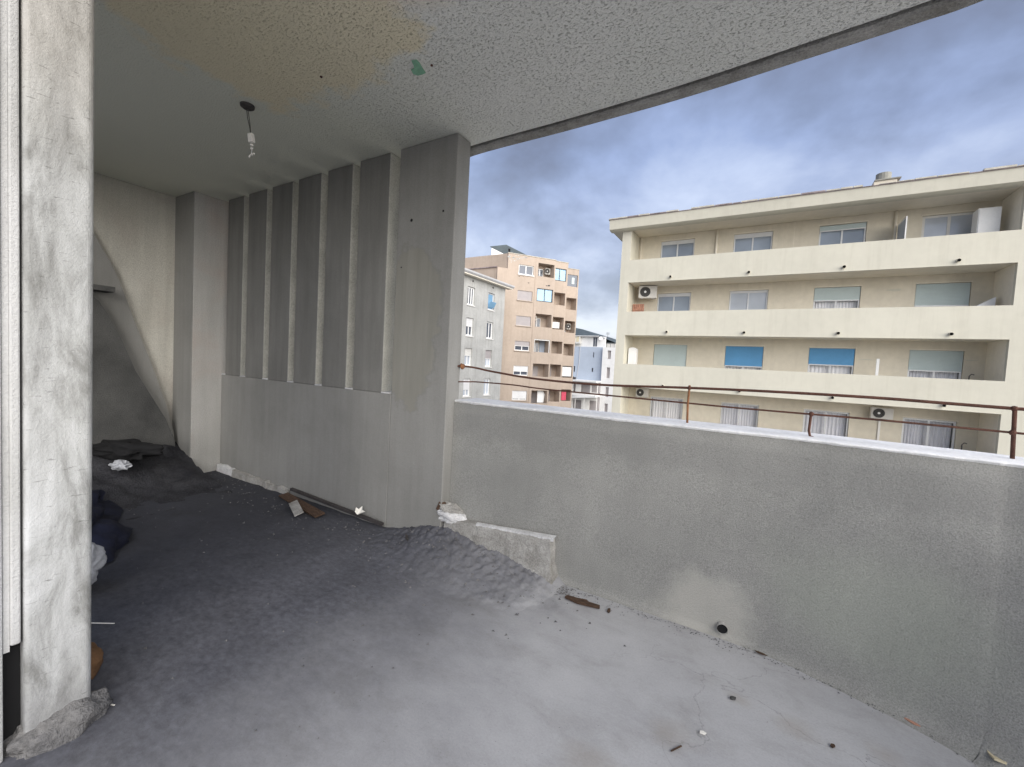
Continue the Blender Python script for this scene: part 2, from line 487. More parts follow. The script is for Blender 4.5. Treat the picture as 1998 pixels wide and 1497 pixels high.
class MB:
    def __init__(self):
        self.v, self.f = [], []

    def quad(self, a, b, c, d):
        i = len(self.v)
        self.v += [tuple(a), tuple(b), tuple(c), tuple(d)]
        self.f.append((i, i + 1, i + 2, i + 3))
        return self

    def box(self, x0, x1, y0, y1, z0, z1):
        i = len(self.v)
        self.v += [(x0, y0, z0), (x1, y0, z0), (x1, y1, z0), (x0, y1, z0), (x0, y0, z1), (x1, y0, z1), (x1, y1, z1), (x0, y1, z1)]
        self.f += [tuple(i + k for k in q) for q in ((0, 3, 2, 1), (4, 5, 6, 7), (0, 1, 5, 4), (1, 2, 6, 5), (2, 3, 7, 6), (3, 0, 4, 7))]
        return self

    def prism(self, poly, a, b, axis='z'):
        """polygon (two coordinates) extruded along axis from a to b"""
        def P(p, q):
            return {'z': (p[0], p[1], q), 'y': (p[0], q, p[1]), 'x': (q, p[0], p[1])}[axis]
        i, n = len(self.v), len(poly)
        self.v += [P(p, a) for p in poly] + [P(p, b) for p in poly]
        self.f.append(tuple(i + k for k in range(n)))
        self.f.append(tuple(i + n + k for k in reversed(range(n))))
        for k in range(n):
            k2 = (k + 1) % n
            self.f.append((i + k, i + n + k, i + n + k2, i + k2))
        return self

    def tube(self, pts, r, n=8, cap=True):
        pts = [Vector(p) for p in pts]
        base = len(self.v)
        prev = None
        for k, p in enumerate(pts):
            d = (pts[min(k + 1, len(pts) - 1)] - pts[max(k - 1, 0)]).normalized()
            if prev is None:
                a = Vector((0, 0, 1)) if abs(d.z) < 0.9 else Vector((1, 0, 0))
                s = d.cross(a).normalized()
            else:
                s = (prev - d * prev.dot(d)).normalized()
            prev = s
            t_ = d.cross(s)
            rr = r[k] if isinstance(r, (list, tuple)) else r
            for j in range(n):
                an = 2 * math.pi * j / n
                self.v.append(tuple(p + s * math.cos(an) * rr + t_ * math.sin(an) * rr))
        for k in range(len(pts) - 1):
            for j in range(n):
                j2 = (j + 1) % n
                self.f.append((base + k * n + j, base + k * n + j2, base + (k + 1) * n + j2, base + (k + 1) * n + j))
        if cap:
            self.f.append(tuple(base + j for j in reversed(range(n))))
            self.f.append(tuple(base + (len(pts) - 1) * n + j for j in range(n)))
        return self

    def grid(self, rows):
        """rows of equally many points joined as a sheet"""
        b, n = len(self.v), len(rows[0])
        for r_ in rows:
            self.v += [tuple(p) for p in r_]
        for i in range(len(rows) - 1):
            for j in range(n - 1):
                self.f.append((b + i * n + j, b + i * n + j + 1, b + (i + 1) * n + j + 1, b + (i + 1) * n + j))
        return self

    def build(self, name, mat, parent=None, smooth=False, bevel=0.0, fix=True):
        me = bpy.data.meshes.new(name)
        me.from_pydata(self.v, [], self.f)
        if fix:
            bm = bmesh.new()
            bm.from_mesh(me)
            bmesh.ops.recalc_face_normals(bm, faces=bm.faces)
            bm.to_mesh(me)
            bm.free()
        me.materials.append(M[mat] if isinstance(mat, str) else mat)
        if smooth:
            for p in me.polygons:
                p.use_smooth = True
        o = bpy.data.objects.new(name, me)
        COL.objects.link(o)
        if parent:
            o.parent = parent
        if bevel:
            md = o.modifiers.new('bevel', 'BEVEL')
            md.width = bevel
            md.segments = 2
            md.limit_method = 'ANGLE'
        return o


def tag(o, label=None, cat=None, group=None, kind=None):
    if label:
        o['label'] = label
    if cat:
        o['category'] = cat
    if group:
        o['group'] = group
    if kind:
        o['kind'] = kind
    return o


def empty(name, label, cat, loc=(0, 0, 0), rz=0.0, group=None):
    o = bpy.data.objects.new(name, None)
    o.empty_display_size = 0.2
    COL.objects.link(o)
    o.location = loc
    o.rotation_euler = (0, 0, rz)
    return tag(o, label, cat, group)


def wall_holes(x0, x1, z0, z1, y, th, holes):
    """a wall slab in the XZ plane, front at y, thickness th (away), with rectangular openings"""
    mb = MB()
    xs = sorted(set([x0, x1] + [h[0] for h in holes] + [h[1] for h in holes]))
    zs = sorted(set([z0, z1] + [h[2] for h in holes] + [h[3] for h in holes]))
    xs = [x for x in xs if x0 <= x <= x1]
    zs = [z for z in zs if z0 <= z <= z1]

    def solid(i, j):
        if i < 0 or j < 0 or i >= len(xs) - 1 or j >= len(zs) - 1:
            return False
        cx_, cz_ = (xs[i] + xs[i + 1]) / 2, (zs[j] + zs[j + 1]) / 2
        return not any(h[0] < cx_ < h[1] and h[2] < cz_ < h[3] for h in holes)
    y1 = y + th
    for i in range(len(xs) - 1):
        for j in range(len(zs) - 1):
            if not solid(i, j):
                continue
            a, b, c, d = xs[i], xs[i + 1], zs[j], zs[j + 1]
            mb.quad((a, y, c), (b, y, c), (b, y, d), (a, y, d))
            mb.quad((b, y1, c), (a, y1, c), (a, y1, d), (b, y1, d))
            if not solid(i - 1, j):
                mb.quad((a, y1, c), (a, y, c), (a, y, d), (a, y1, d))
            if not solid(i + 1, j):
                mb.quad((b, y, c), (b, y1, c), (b, y1, d), (b, y, d))
            if not solid(i, j - 1):
                mb.quad((a, y1, c), (b, y1, c), (b, y, c), (a, y, c))
            if not solid(i, j + 1):
                mb.quad((a, y, d), (b, y, d), (b, y1, d), (a, y1, d))
    return mb


def lump(size, seed, rough=0.35, freq=3.0, sub=3, flat=None):
    bm = bmesh.new()
    bmesh.ops.create_icosphere(bm, subdivisions=sub, radius=1.0)
    off = Vector((seed * 3.1, seed * 1.7, seed * 0.9))
    for v in bm.verts:
        n_ = noise.fractal(v.co * freq * 0.5 + off, 1.0, 2.0, 4)
        v.co *= 1 + rough * n_
        v.co = Vector((v.co.x * size[0], v.co.y * size[1], v.co.z * size[2]))
        if flat is not None and v.co.z < flat:
            v.co.z = flat
    mb = MB()
    bm.verts.ensure_lookup_table()
    mb.v = [tuple(v.co) for v in bm.verts]
    mb.f = [tuple(v.index for v in f.verts) for f in bm.faces]
    bm.free()
    return mb


def put(o, loc, rz=0.0, rx=0.0, ry=0.0):
    o.location = loc
    o.rotation_euler = (rx, ry, rz)
    return o


def resample(pts, step):
    out = []
    pts = [Vector(p) for p in pts]
    for a, b in zip(pts, pts[1:]):
        n_ = max(1, int((b - a).length / step))
        for k in range(n_):
            out.append(a.lerp(b, k / n_))
    out.append(pts[-1])
    return out


def smooth_curve(pts, per=6):
    """Catmull-Rom through plan points"""
    p = [Vector((*q, 0)) if len(q) == 2 else Vector(q) for q in pts]
    out = []
    for i in range(len(p) - 1):
        p0, p1, p2, p3 = p[max(i - 1, 0)], p[i], p[i + 1], p[min(i + 2, len(p) - 1)]
        for k in range(per):
            s = k / per
            out.append(0.5 * ((2 * p1) + (p2 - p0) * s + (2 * p0 - 5 * p1 + 4 * p2 - p3) * s * s + (3 * p1 - p0 - 3 * p2 + p3) * s ** 3))
    out.append(p[-1])
    return out


# ================================================================== THE BALCONY
CEIL = 2.49
FINY = 1.98          # inner face of the slotted screen wall
FINT = 0.125         # its thickness
ENDX = -4.30

# ---- floor
rows = []
nx, ny = 150, 170
for i in range(nx + 1):
    x = -4.95 + (1.95 + 4.95) * i / nx
    rows.append([])
    for j in range(ny + 1):
        y = -6.2 + (2.24 + 6.2) * j / ny  # rear part is an unseen terrace, added to bounce light onto the ceiling
        z = 0.0007 * noise.fractal(Vector((x * 1.3, y * 1.3, 0.3)), 1.0, 2.0, 4)
        d_ = max(0.0, min(1.0, (-1.15 - x) / 0.9)) * max(0.0, min(1.0, (y - 0.3) / 0.5))
        z += d_ * 0.010 * (noise.fractal(Vector((x * 5, y * 5, 4.0)), 1.0, 2.0, 5) + 0.4)
        rows[-1].append((x, y, z))
fl = MB().grid(rows)
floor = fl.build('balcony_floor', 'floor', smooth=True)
tag(floor, 'smooth grey screed floor of the balcony, dirty and painted with shade towards the far end', kind='structure')
tag(MB().box(-4.95, 1.95, -6.2, 2.24, -0.22, -0.03).build('balcony_slab', 'mortar'), 'concrete slab under the balcony floor', kind='structure')

# ---- ceiling slab with its drip edge
edge_out = smooth_curve([(-4.95, 2.55), (-3.0, 2.55), (-2.1, 2.54), (-1.85, 2.30), (-1.68, 2.228), (-1.05, 2.217), (-0.75, 2.207), (-0.49, 2.197), (-0.26, 2.179), (-0.06, 2.157),  # left rim pushed out unseen, added to darken the slot tops
                         (0.12, 2.137), (0.28, 2.120), (0.42, 2.103), (0.55, 2.083), (0.85, 1.98), (1.2, 1.75), (1.5, 1.42), (1.72, 1.0), (1.82, 0.55), (1.85, 0.2)], 5)


def offset(curve, d_):
    out = []
    for i, p in enumerate(curve):
        t_ = (curve[min(i + 1, len(curve) - 1)] - curve[max(i - 1, 0)]).normalized()
        nrm = Vector((t_.y, -t_.x, 0))
        out.append(p + nrm * d_)
    return out


soff = [p + Vector((0, 0.0, 0)) for p in offset(edge_out, 0.085)]
poly = [(p.x, p.y) for p in soff] + [(-4.95, 0.2)]  # rear edge cut short out of view so light enters from behind
tag(MB().prism(poly, CEIL, 2.72).build('ceiling_slab', 'ceiling'), 'grey roughcast balcony ceiling with a buff stain', kind='structure')
# drip lip: jagged inner edge, slightly lower than the ceiling
lip_in = offset(edge_out, 0.066)
rws = []
dense = resample(edge_out, 0.02)
din = offset(dense, 0.064)
for i, (po, pi) in enumerate(zip(dense, din)):
    j_ = 0.012 * max(0, noise.fractal(Vector((po.x * 7, po.y * 7, 2)), 1, 2, 4)) + 0.004
    jz = 0.006 * noise.fractal(Vector((po.x * 9, po.y * 9, 8)), 1, 2, 4)
    q = pi + (po - pi).normalized() * j_
    q2 = pi + (po - pi).normalized() * (j_ + 0.008)
    rws.append([(q.x, q.y, 2.56), (q.x, q.y, CEIL + 0.002 + jz), (q2.x, q2.y, CEIL - 0.009 + jz * 0.5), (po.x, po.y, CEIL - 0.012), (po.x, po.y, 2.72), (q.x, q.y, 2.72)])
lip = MB().grid(rws).build('ceiling_drip_edge', 'mortar', fix=True)
tag(lip, 'rough grey drip edge along the curved rim of the ceiling', kind='structure')
gp = [(p.x, p.y) for p in offset(edge_out, 0.03)] + [(p.x, p.y) for p in reversed(offset(edge_out, 0.12))]
tag(MB().prism(gp, 2.515, 2.70).build('ceiling_groove', 'darkcement'), 'dark drip groove in the ceiling rim', kind='structure')

# ---- parapet
base_c = smooth_curve([(-1.618, 2.055), (-0.8, 2.052), (-0.3, 2.050), (-0.08, 2.045), (0.114, 2.030), (0.284, 1.995), (0.433, 1.962), (0.565, 1.925), (0.673, 1.880),
                       (0.72, 1.850), (0.95, 1.70), (1.25, 1.42), (1.47, 1.08), (1.60, 0.70), (1.655, 0.30), (1.655, -0.5), (1.655, -6.2)], 8)
top_c = smooth_curve([(-1.618, 2.060), (-0.8, 2.062), (-0.3, 2.072), (-0.08, 2.082), (0.10, 2.098), (0.28, 2.092), (0.43, 2.082), (0.58, 2.070), (0.70, 2.062),
                      (0.80, 2.040), (1.10, 1.90), (1.40, 1.62), (1.60, 1.25), (1.70, 0.85), (1.72, 0.30), (1.72, -0.5), (1.72, -6.2)], 8)
par = empty('parapet_wall', 'curved sand-rendered grey parapet with a pale coping, below the rusty rails', 'parapet', (-0.8, 2.06, 0))
rws = []
PO = Vector((-0.8, 2.06, 0))
for k, (b_, t_) in enumerate(zip(base_c, top_c)):
    tang = (base_c[min(k + 1, len(base_c) - 1)] - base_c[max(k - 1, 0)]).normalized()
    inn = Vector((tang.y, -tang.x, 0))
    row = []
    cove = 0.035 + 0.05 * max(0, min(1, (b_.x - 0.2) / 0.5))
    for a in range(5):
        an = a / 4 * math.pi / 2
        row.append(b_ + inn * cove * (1 - math.sin(an)) + Vector((0, 0, cove * (1 - math.cos(an)) - 0.002)))
    for s in range(1, 13):
        z = cove + (0.893 - cove) * s / 12
        q = b_.lerp(t_, (z / 0.9) ** 1.15)
        q.z = z
        w_ = 0.004 * noise.fractal(Vector((q.x * 2.5, q.y * 2.5, q.z * 2.5)), 1, 2, 4)
        row.append(q + inn * w_)
    out_ = t_ - inn * 0.235
    row.append(Vector((out_.x, out_.y, 0.893)))
    row.append(Vector((out_.x, out_.y, -0.25)))
    rws.append([p - PO for p in row])
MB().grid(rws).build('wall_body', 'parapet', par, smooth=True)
rws = []
dt = resample(top_c, 0.015)
for k, t_ in enumerate(dt):
    tang = (dt[min(k + 1, len(dt) - 1)] - dt[max(k - 1, 0)]).normalized()
    inn = Vector((tang.y, -tang.x, 0))
    e = 0.006 * noise.fractal(Vector((t_.x * 14, t_.y * 14, 1)), 1, 2, 4)
    f_ = 0.005 * noise.fractal(Vector((t_.x * 9, t_.y * 9, 5)), 1, 2, 4)
    a = t_ + inn * (0.004 + e)
    b_ = t_ - inn * 0.245
    rws.append([Vector((t_.x, t_.y, 0.88)) - inn * 0.01 - PO, Vector((a.x, a.y, 0.900 + f_ * 0.5)) - PO, Vector((a.x, a.y, 0.903 + f_ * 0.2)) - PO, Vector((a.x, a.y, 0.906)) - inn * 0.012 - PO, Vector((b_.x, b_.y, 0.906)) - PO, Vector((b_.x, b_.y, 0.86)) - PO])
MB().grid(rws).build('coping', 'coping', par)
# drain pipe mouth at the foot of the parapet
dr = empty('drain_pipe', 'small black drain mouth with a metal rim at the foot of the parapet', 'drain', (-0.063, 2.035, 0.042))
dr.rotation_euler = (R(90), 0, R(8))
ring = MB()
nn_ = 28
ro, ri = 0.0225, 0.0213
for rr, zz in ((ro, -0.02), (ro, 0.012), (ri, 0.012), (ri, -0.02)):
    ring.v += [(rr * math.cos(2 * math.pi * k / nn_), rr * math.sin(2 * math.pi * k / nn_), zz) for k in range(nn_)]
for s in range(3):
    for k in range(nn_):
        k2 = (k + 1) % nn_
        ring.f.append((s * nn_ + k, s * nn_ + k2, (s + 1) * nn_ + k2, (s + 1) * nn_ + k))
ring.build('rim', 'mortar', dr, smooth=True)
dk = MB()
dk.v = [(ri * math.cos(2 * math.pi * k / nn_), ri * math.sin(2 * math.pi * k / nn_), 0.006) for k in range(nn_)]
dk.f = [tuple(range(nn_))]
dk.build('bore', 'black', dr)

# ---- slotted screen wall
fin = empty('slotted_screen_wall', 'grey cement screen wall with tall narrow slots between upright panels', 'wall', (-1.62, FINY, 0))


def rel(o):
    """shift a part built in world coordinates under its parent"""
    p = o.parent
    o.location = o.location - p.location
    return o


Y0, Y1 = FINY, FINY + FINT
rel(MB().box(ENDX, -2.09, Y0, Y1, -0.02, 0.905).build('lower_wall', 'fin', fin, bevel=0.004))
slots = [-3.934, -3.578, -3.220, -2.862, -2.512, -2.142]
SW = 0.078
left = ENDX + 0.065
for s in slots:
    a, b_ = left, s - SW / 2
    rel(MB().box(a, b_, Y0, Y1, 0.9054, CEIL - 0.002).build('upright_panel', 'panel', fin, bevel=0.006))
    left = s + SW / 2
rel(MB().box(-2.0885, -1.62, Y0, Y1, -0.02, CEIL - 0.002).build('end_panel', 'fin', fin, bevel=0.006))
for s in slots:
    rel(MB().box(s - SW / 2 + 0.0005, s - SW / 2 + 0.005, Y0 + 0.001, Y1 - 0.001, 0.915, CEIL - 0.004).build('painted_light_reveal', 'slot_light', fin))  # thin pale liner that paints the light onto each slot side
for k, s in enumerate([ENDX + 0.0325] + slots):
    w_ = SW if k else 0.06
    rel(MB().box(s - w_ / 2 + 0.002, s + w_ / 2 - 0.002, Y0 - 0.004, Y1 + 0.01, 0.9055, 0.914).build('slot_sill', 'whitemortar', fin))
# anchor holes in the end panel
for x, z, r_ in ((-1.967, 2.023, 0.010), (-1.709, 2.046, 0.007), (-2.041, 1.732, 0.005)):
    h_ = MB().tube([(x, FINY - 0.0015, z), (x, FINY + 0.004, z)], r_, 10).build('anchor_hole', 'black', fin)
    rel(h_)

# ---- far end wall, its pilaster and the apartment wall
ew = empty('end_wall', 'pale stained cement wall closing the far end of the balcony, with a dark stepped edge', 'wall', (ENDX, 1.745, 0))
o_ = MB().box(-4.655, ENDX, 1.745, 2.22, -0.02, CEIL - 0.002).build('pilaster', 'pilaster', ew, bevel=0.004)
rel(o_)
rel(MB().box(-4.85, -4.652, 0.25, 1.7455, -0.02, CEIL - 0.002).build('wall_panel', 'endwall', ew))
rel(MB().box(-4.651, ENDX - 0.003, 1.738, 1.7445, 0.0, CEIL - 0.003).build('pilaster_shade_side', 'fin', ew))  # thin darker facing, shade painted onto this side of the pilaster
aw = empty('apartment_wall', 'weathered white roughcast jamb of the apartment wall at the doorway', 'wall', (-1.68, 0.36, 0))
rel(MB().box(-2.15, -1.70, 0.300, 0.433, -0.02, CEIL - 0.002).build('wall_panel', 'endwall', aw))  # unseen gap between these two panels, made to let light reach the end wall
rel(MB().box(-4.651, -4.05, 0.300, 0.433, -0.02, CEIL - 0.002).build('wall_panel', 'endwall', aw))
# jamb end with rounded arris
jp = []
for cx_, cy_, a0 in ((-1.705, 0.408, 0), (-1.75, 0.435, 90),):
    pass
jp = [(-1.76, 0.2985), (-1.692, 0.2985)]
for k in range(5):
    an = R(-60 + 60 * k / 4)
    jp.append((-1.692 + 0.012 * math.cos(an), 0.3105 + 0.012 * math.sin(an)))
for k in range(7):
    an = R(90 * k / 6)
    jp.append((-1.700 + 0.02 * math.cos(an), 0.4165 + 0.02 * math.sin(an)))
jp += [(-1.76, 0.4365)]
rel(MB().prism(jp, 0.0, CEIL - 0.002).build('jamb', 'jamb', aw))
# ---- door frame channel beside the jamb
df = empty('door_frame', 'weathered pale door frame upright beside the roughcast jamb', 'door frame', (-1.70, 0.24, 0))
rel(MB().box(-1.75, -1.685, 0.2745, 0.2935, 0.315, CEIL - 0.002).build('guide_rail', 'frame', df, bevel=0.004))
rel(MB().box(-1.75, -1.690, 0.2625, 0.2740, 0.30, CEIL - 0.002).build('groove_strip', 'frame', df))
rel(MB().box(-1.75, -1.682, 0.10, 0.2615, 0.0, CEIL - 0.002).build('frame_post', 'frame', df, bevel=0.006))
rel(MB().box(-1.752, -1.72, 0.2625, 0.2975, -0.01, 0.296).build('rebate', 'black', df))
tag(MB().box(-1.95, -1.753, -0.35, 0.2985, -0.02, CEIL - 0.002).build('side_wall', 'plaster'), 'pale plaster wall beside the door frame, behind the jamb', 'wall')  # kept to a short stub so light gets past to the wall gap

# ---- mortar mound at the jamb foot
md = lump((0.065, 0.11, 0.065), 4, 0.30, 4, 4, flat=-0.02).build('mortar_fillet', 'dirt', smooth=True)
tag(put(md, (-1.70, 0.37, 0.01)), 'rough mortar fillet spread round the foot of the white jamb', 'mortar')

# ---- mound of dirt along the foot of the screen wall, and the broken upstand by the parapet
rows = []
for i in range(241):
    x = -2.45 + (2.45 - 0.66) * i / 240
    row = []
    for j in range(101):
        v_ = j / 100
        y = 2.062 - 0.85 * v_
        prof = math.exp(-(v_ / 0.36) ** 2)
        hx = 0.135 * math.exp(-((x + 1.62) / 0.33) ** 2) + 0.075 * math.exp(-((x + 1.12) / 0.33) ** 2)
        hx *= 1 - max(0.0, min(1.0, (x + 0.92) / 0.14)) ** 2
        z = hx * prof + 0.016 * prof * noise.fractal(Vector((x * 24, y * 24, 1)), 0.7, 2, 6) * min(1, hx * 14) - 0.010
        row.append((x, y, z))
    rows.append(row)
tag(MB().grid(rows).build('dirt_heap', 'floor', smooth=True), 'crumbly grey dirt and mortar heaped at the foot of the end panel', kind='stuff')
rows = []
for i in range(60):
    u_ = i / 59
    x = -1.60 + (0.715) * u_
    row = []
    h_ = 0.175 + 0.06 * u_
    prof = [(2.07, h_), (2.03, h_ + 0.004), (2.000, h_), (1.992, h_ - 0.012), (1.985, h_ * 0.7), (1.978, h_ * 0.4), (1.965, h_ * 0.15), (1.93, -0.02)]
    for (y, z) in prof:
        e = 0.006 * noise.fractal(Vector((x * 13, y * 13, z * 13)), 1, 2, 4)
        row.append((x + (0.015 * noise.fractal(Vector((z * 12, y * 9, 3)), 1, 2, 3) if u_ > 0.97 else 0) + (0.05 * (0.1 / (z + 0.1)) - 0.015 if u_ > 0.97 else 0), y + e, z + e))
    rows.append(row)
last = rows[-1]
rows.append([(x - 0.002, 2.07, z) for (x, y, z) in last])
ups = empty('broken_upstand', 'low broken mortar upstand against the parapet, its right end snapped off', 'upstand', (-1.2, 2.03, 0))
rel(MB().grid(rows).build('upstand_body', 'mortar', ups))
er = []
for i in range(40):
    u_ = i / 39
    x = -1.37 + 0.50 * u_
    h_ = 0.175 + 0.06 * (x + 1.60) / 0.715 + 0.005
    e = 0.004 * noise.fractal(Vector((x * 20, 1, 1)), 1, 2, 4)
    wd = 0.012 + 0.02 * u_ + e * 2
    er.append([(x, 2.003 - 0.006 - e, h_ - 0.016 - 0.012 * u_ * abs(e) * 100), (x, 2.003 - 0.005, h_), (x, 2.003 + wd, h_ + 0.004)])
rel(MB().grid(er).build('bare_edge', 'whitemortar', ups))

lp = empty('mortar_lump', 'pale lump of broken mortar with a brick stub stuck to the screen wall foot', 'rubble', (-1.57, 2.02, 0.19))
put(lump((0.105, 0.05, 0.045), 2, 0.26, 3, 5).build('mortar_body', 'whitemortar', lp), (0.0, 0.0, 0.0), 0.25, 0, R(6))
put(lump((0.075, 0.045, 0.035), 9, 0.32, 4, 5).build('rubble_top', 'mortar', lp), (-0.005, 0.005, 0.045), 0.4, 0, R(10))
put(MB().box(-0.035, 0.035, -0.025, 0.025, -0.03, 0.03).build('brick_stub', 'wood', lp, bevel=0.008), (-0.06, -0.01, 0.055), 0.6, 0.1, 0.35)

# ---- broken skirting and strips along the screen wall foot
sk = empty('broken_skirting', 'pale broken skirting ledge left along the foot of the screen wall', 'skirting', (-3.7, FINY - 0.02, 0))
x = -4.28
random.seed(11)
for k, L in enumerate((0.27, 0.30, 0.26, 0.28)):
    mb = MB()
    rows = []
    for i in range(12):
        xx = x + (L - 0.006) * i / 11
        hh = 0.072 + 0.012 * noise.fractal(Vector((xx * 9, k, 0)), 1, 2, 4) - 0.008 * k
        dd = 0.03 + 0.008 * noise.fractal(Vector((xx * 7, k, 5)), 1, 2, 4)
        rows.append([(xx, FINY - 0.001, hh), (xx, FINY - dd, hh - 0.004), (xx, FINY - dd - 0.006, -0.01)])
    mb.grid(rows)
    mb.f.append((0, 1, 2))
    n_ = len(mb.v)
    mb.f.append((n_ - 1, n_ - 2, n_ - 3))
    rel(mb.build('skirting_piece', 'mortar' if k else 'whitemortar', sk))
    x += L
st = MB().box(-0.53, 0.53, -0.012, 0.012, 0, 0.018).build('metal_strip', 'metaldark')
tag(put(st, (-2.60, 1.945, 0.045), R(-1.5), 0, R(1)), 'long dark metal strip lying along the foot of the screen wall', 'metal strip')
b2 = MB().box(-0.30, 0.30, -0.035, 0.035, 0, 0.012).build('broken_board', 'wood')
tag(put(b2, (-2.85, 1.86, 0.022), R(-9), R(8)), 'dark splintered board lying in the dirt by the screen wall', 'board')
b3 = MB().box(-0.14, 0.14, -0.03, 0.03, 0, 0.006).build('pale_splinter', 'mortar')
tag(put(b3, (-2.78, 1.78, 0.035), R(-24), R(20)), 'pale splinter of plaster propped beside the dark board', 'plaster scrap')


def scrap(name, pts, th, mat, loc, rz, label, cat, curl=0.0, rx=0.0):
    mb = MB()
    n_ = len(pts)
    cx_ = sum(p[0] for p in pts) / n_
    cy_ = sum(p[1] for p in pts) / n_

    def zz(p):
        return curl * (abs(p[0]) + abs(p[1]) * 0.6) * 1.0
    for lvl in (0, th):
        mb.v.append((cx_, cy_, lvl))
        mb.v += [(p[0], p[1], lvl + zz(p)) for p in pts]
    s = n_ + 1
    for k in range(n_):
        k2 = (k + 1) % n_
        mb.f.append((0, 1 + k2, 1 + k))
        mb.f.append((s, s + 1 + k, s + 1 + k2))
        mb.f.append((1 + k, 1 + k2, s + 1 + k2, s + 1 + k))
    o = mb.build(name, mat)
    return tag(put(o, loc, rz, rx), label, cat)


scrap('paper_scrap', [(-0.03, -0.01), (-0.01, -0.028), (0.012, -0.012), (0.045, -0.004), (0.014, 0.010), (0.008, 0.034), (-0.012, 0.012), (-0.03, 0.02)], 0.003, 'paper',
      (-2.30, 1.945, 0.075), 0.4, 'crumpled white paper scrap at the foot of the screen wall', 'paper scrap', 0.5, R(55))
scrap('wood_chip', [(-0.085, -0.012), (-0.02, -0.022), (0.04, -0.014), (0.09, -0.006), (0.085, 0.010), (0.03, 0.012), (0.015, 0.024), (-0.03, 0.012), (-0.08, 0.008)], 0.010, 'wood',
      (-0.665, 1.915, 0.004), R(2), 'rotten brown wood strip lying on the floor past the broken upstand', 'wood scrap', 0.03)
scrap('bark_bit', [(-0.018, -0.004), (0.0, -0.008), (0.02, -0.003), (0.012, 0.006), (-0.01, 0.007)], 0.006, 'wood', (-0.535, 1.928, 0.003), 1.7,
      'tiny dark bark bit beside the rotten wood strip', 'debris')
scrap('dry_leaf', [(-0.022, 0), (-0.008, -0.006), (0.012, -0.004), (0.024, 0.002), (0.01, 0.007), (-0.01, 0.006)], 0.002, 'wood', (0.085, 2.0, 0.006), -0.2,
      'small dark dry leaf at the foot of the parapet right of the drain', 'leaf', 0.1)
scrap('plaster_chip', [(-0.03, -0.02), (0.0, -0.026), (0.02, -0.012), (0.032, 0.006), (0.012, 0.026), (-0.014, 0.018), (-0.02, 0.002)], 0.006, 'creampaper', (0.708, 1.845, 0.022), 0.5,
      'cream paint chip lying at the foot of the parapet', 'paint chip', 0.25)
scrap('white_chip', [(-0.010, -0.004), (0.003, -0.006), (0.010, 0.0), (0.002, 0.005), (-0.008, 0.004)], 0.004, 'paper', (-0.075, 1.448, 0.003), 0.3,
      'tiny white chip on the bright floor', 'debris')
scrap('pink_chip', [(-0.02, -0.006), (0.006, -0.008), (0.02, 0.0), (0.004, 0.007), (-0.016, 0.005)], 0.004, 'terracotta', (0.53, 1.90, 0.006), -0.5,
      'small pinkish chip on the floor near the parapet', 'debris')
scrap('dark_fragment', [(-0.05, -0.006), (0.0, -0.01), (0.05, -0.002), (0.02, 0.008), (-0.03, 0.006)], 0.006, 'metaldark', (-1.72, 1.80, 0.085), -0.7,
      'short dark fragment lying on the dirt heap', 'debris', 0.1)
scrap('twig', [(-0.022, -0.0016), (0.022, -0.002), (0.022, 0.002), (-0.022, 0.0016)], 0.003, 'wood', (-0.138, 1.34, 0.003), 1.0, 'thin dark twig on the bright floor', 'twig')
scrap('pebble_chip', [(-0.010, -0.005), (0.004, -0.007), (0.011, 0.001), (0.0, 0.007), (-0.009, 0.004)], 0.006, 'darkcement', (0.0, 1.665, 0.003), 0.5, 'grey stone chip in the middle of the bright floor', 'debris')
scrap('grit_chip', [(-0.008, -0.004), (0.004, -0.005), (0.008, 0.001), (0.0, 0.006), (-0.007, 0.003)], 0.005, 'wood', (0.28, 1.63, 0.003), 0.9, 'dark grit chip on the floor towards the parapet', 'debris')

# ---- sheltered corner: sloping slabs against the end wall, and rubbish behind the jamb
sl = empty('leaning_slab', 'dark sloping concrete slab leaning against the pale end wall', 'slab', (-4.60, 1.1, 0))
pa = [(0.75, 0.0), (1.79, 0.0), (1.75, 0.34), (1.67, 0.61), (1.56, 0.98), (1.46, 1.28), (1.37, 1.57), (1.30, 1.77), (1.19, 1.99), (1.10, 2.14), (0.75, 2.16)]
pa = [(min(y, 1.735), z) for y, z in pa]
rel(MB().prism(pa, -4.651, -4.60, 'x').build('slab_body', 'fin', sl))
sl2 = empty('dark_slab', 'near-black lower slab with a ledge, propped on the leaning slab', 'slab', (-4.52, 1.1, 0))  # near-black prism in front of the sloping one
pb = [(0.75, 0.0), (1.73, 0.0), (1.70, 0.30), (1.63, 0.50), (1.52, 0.72), (1.42, 0.92), (1.32, 1.20), (1.24, 1.38), (1.19, 1.47), (1.10, 1.54), (0.75, 1.56)]
rel(MB().prism(pb, -4.598, -4.50, 'x').build('slab_body', 'darkcement', sl2))
rel(MB().box(-4.598, -4.42, 0.80, 1.265, 1.545, 1.585).build('ledge', 'darkcement', sl2))

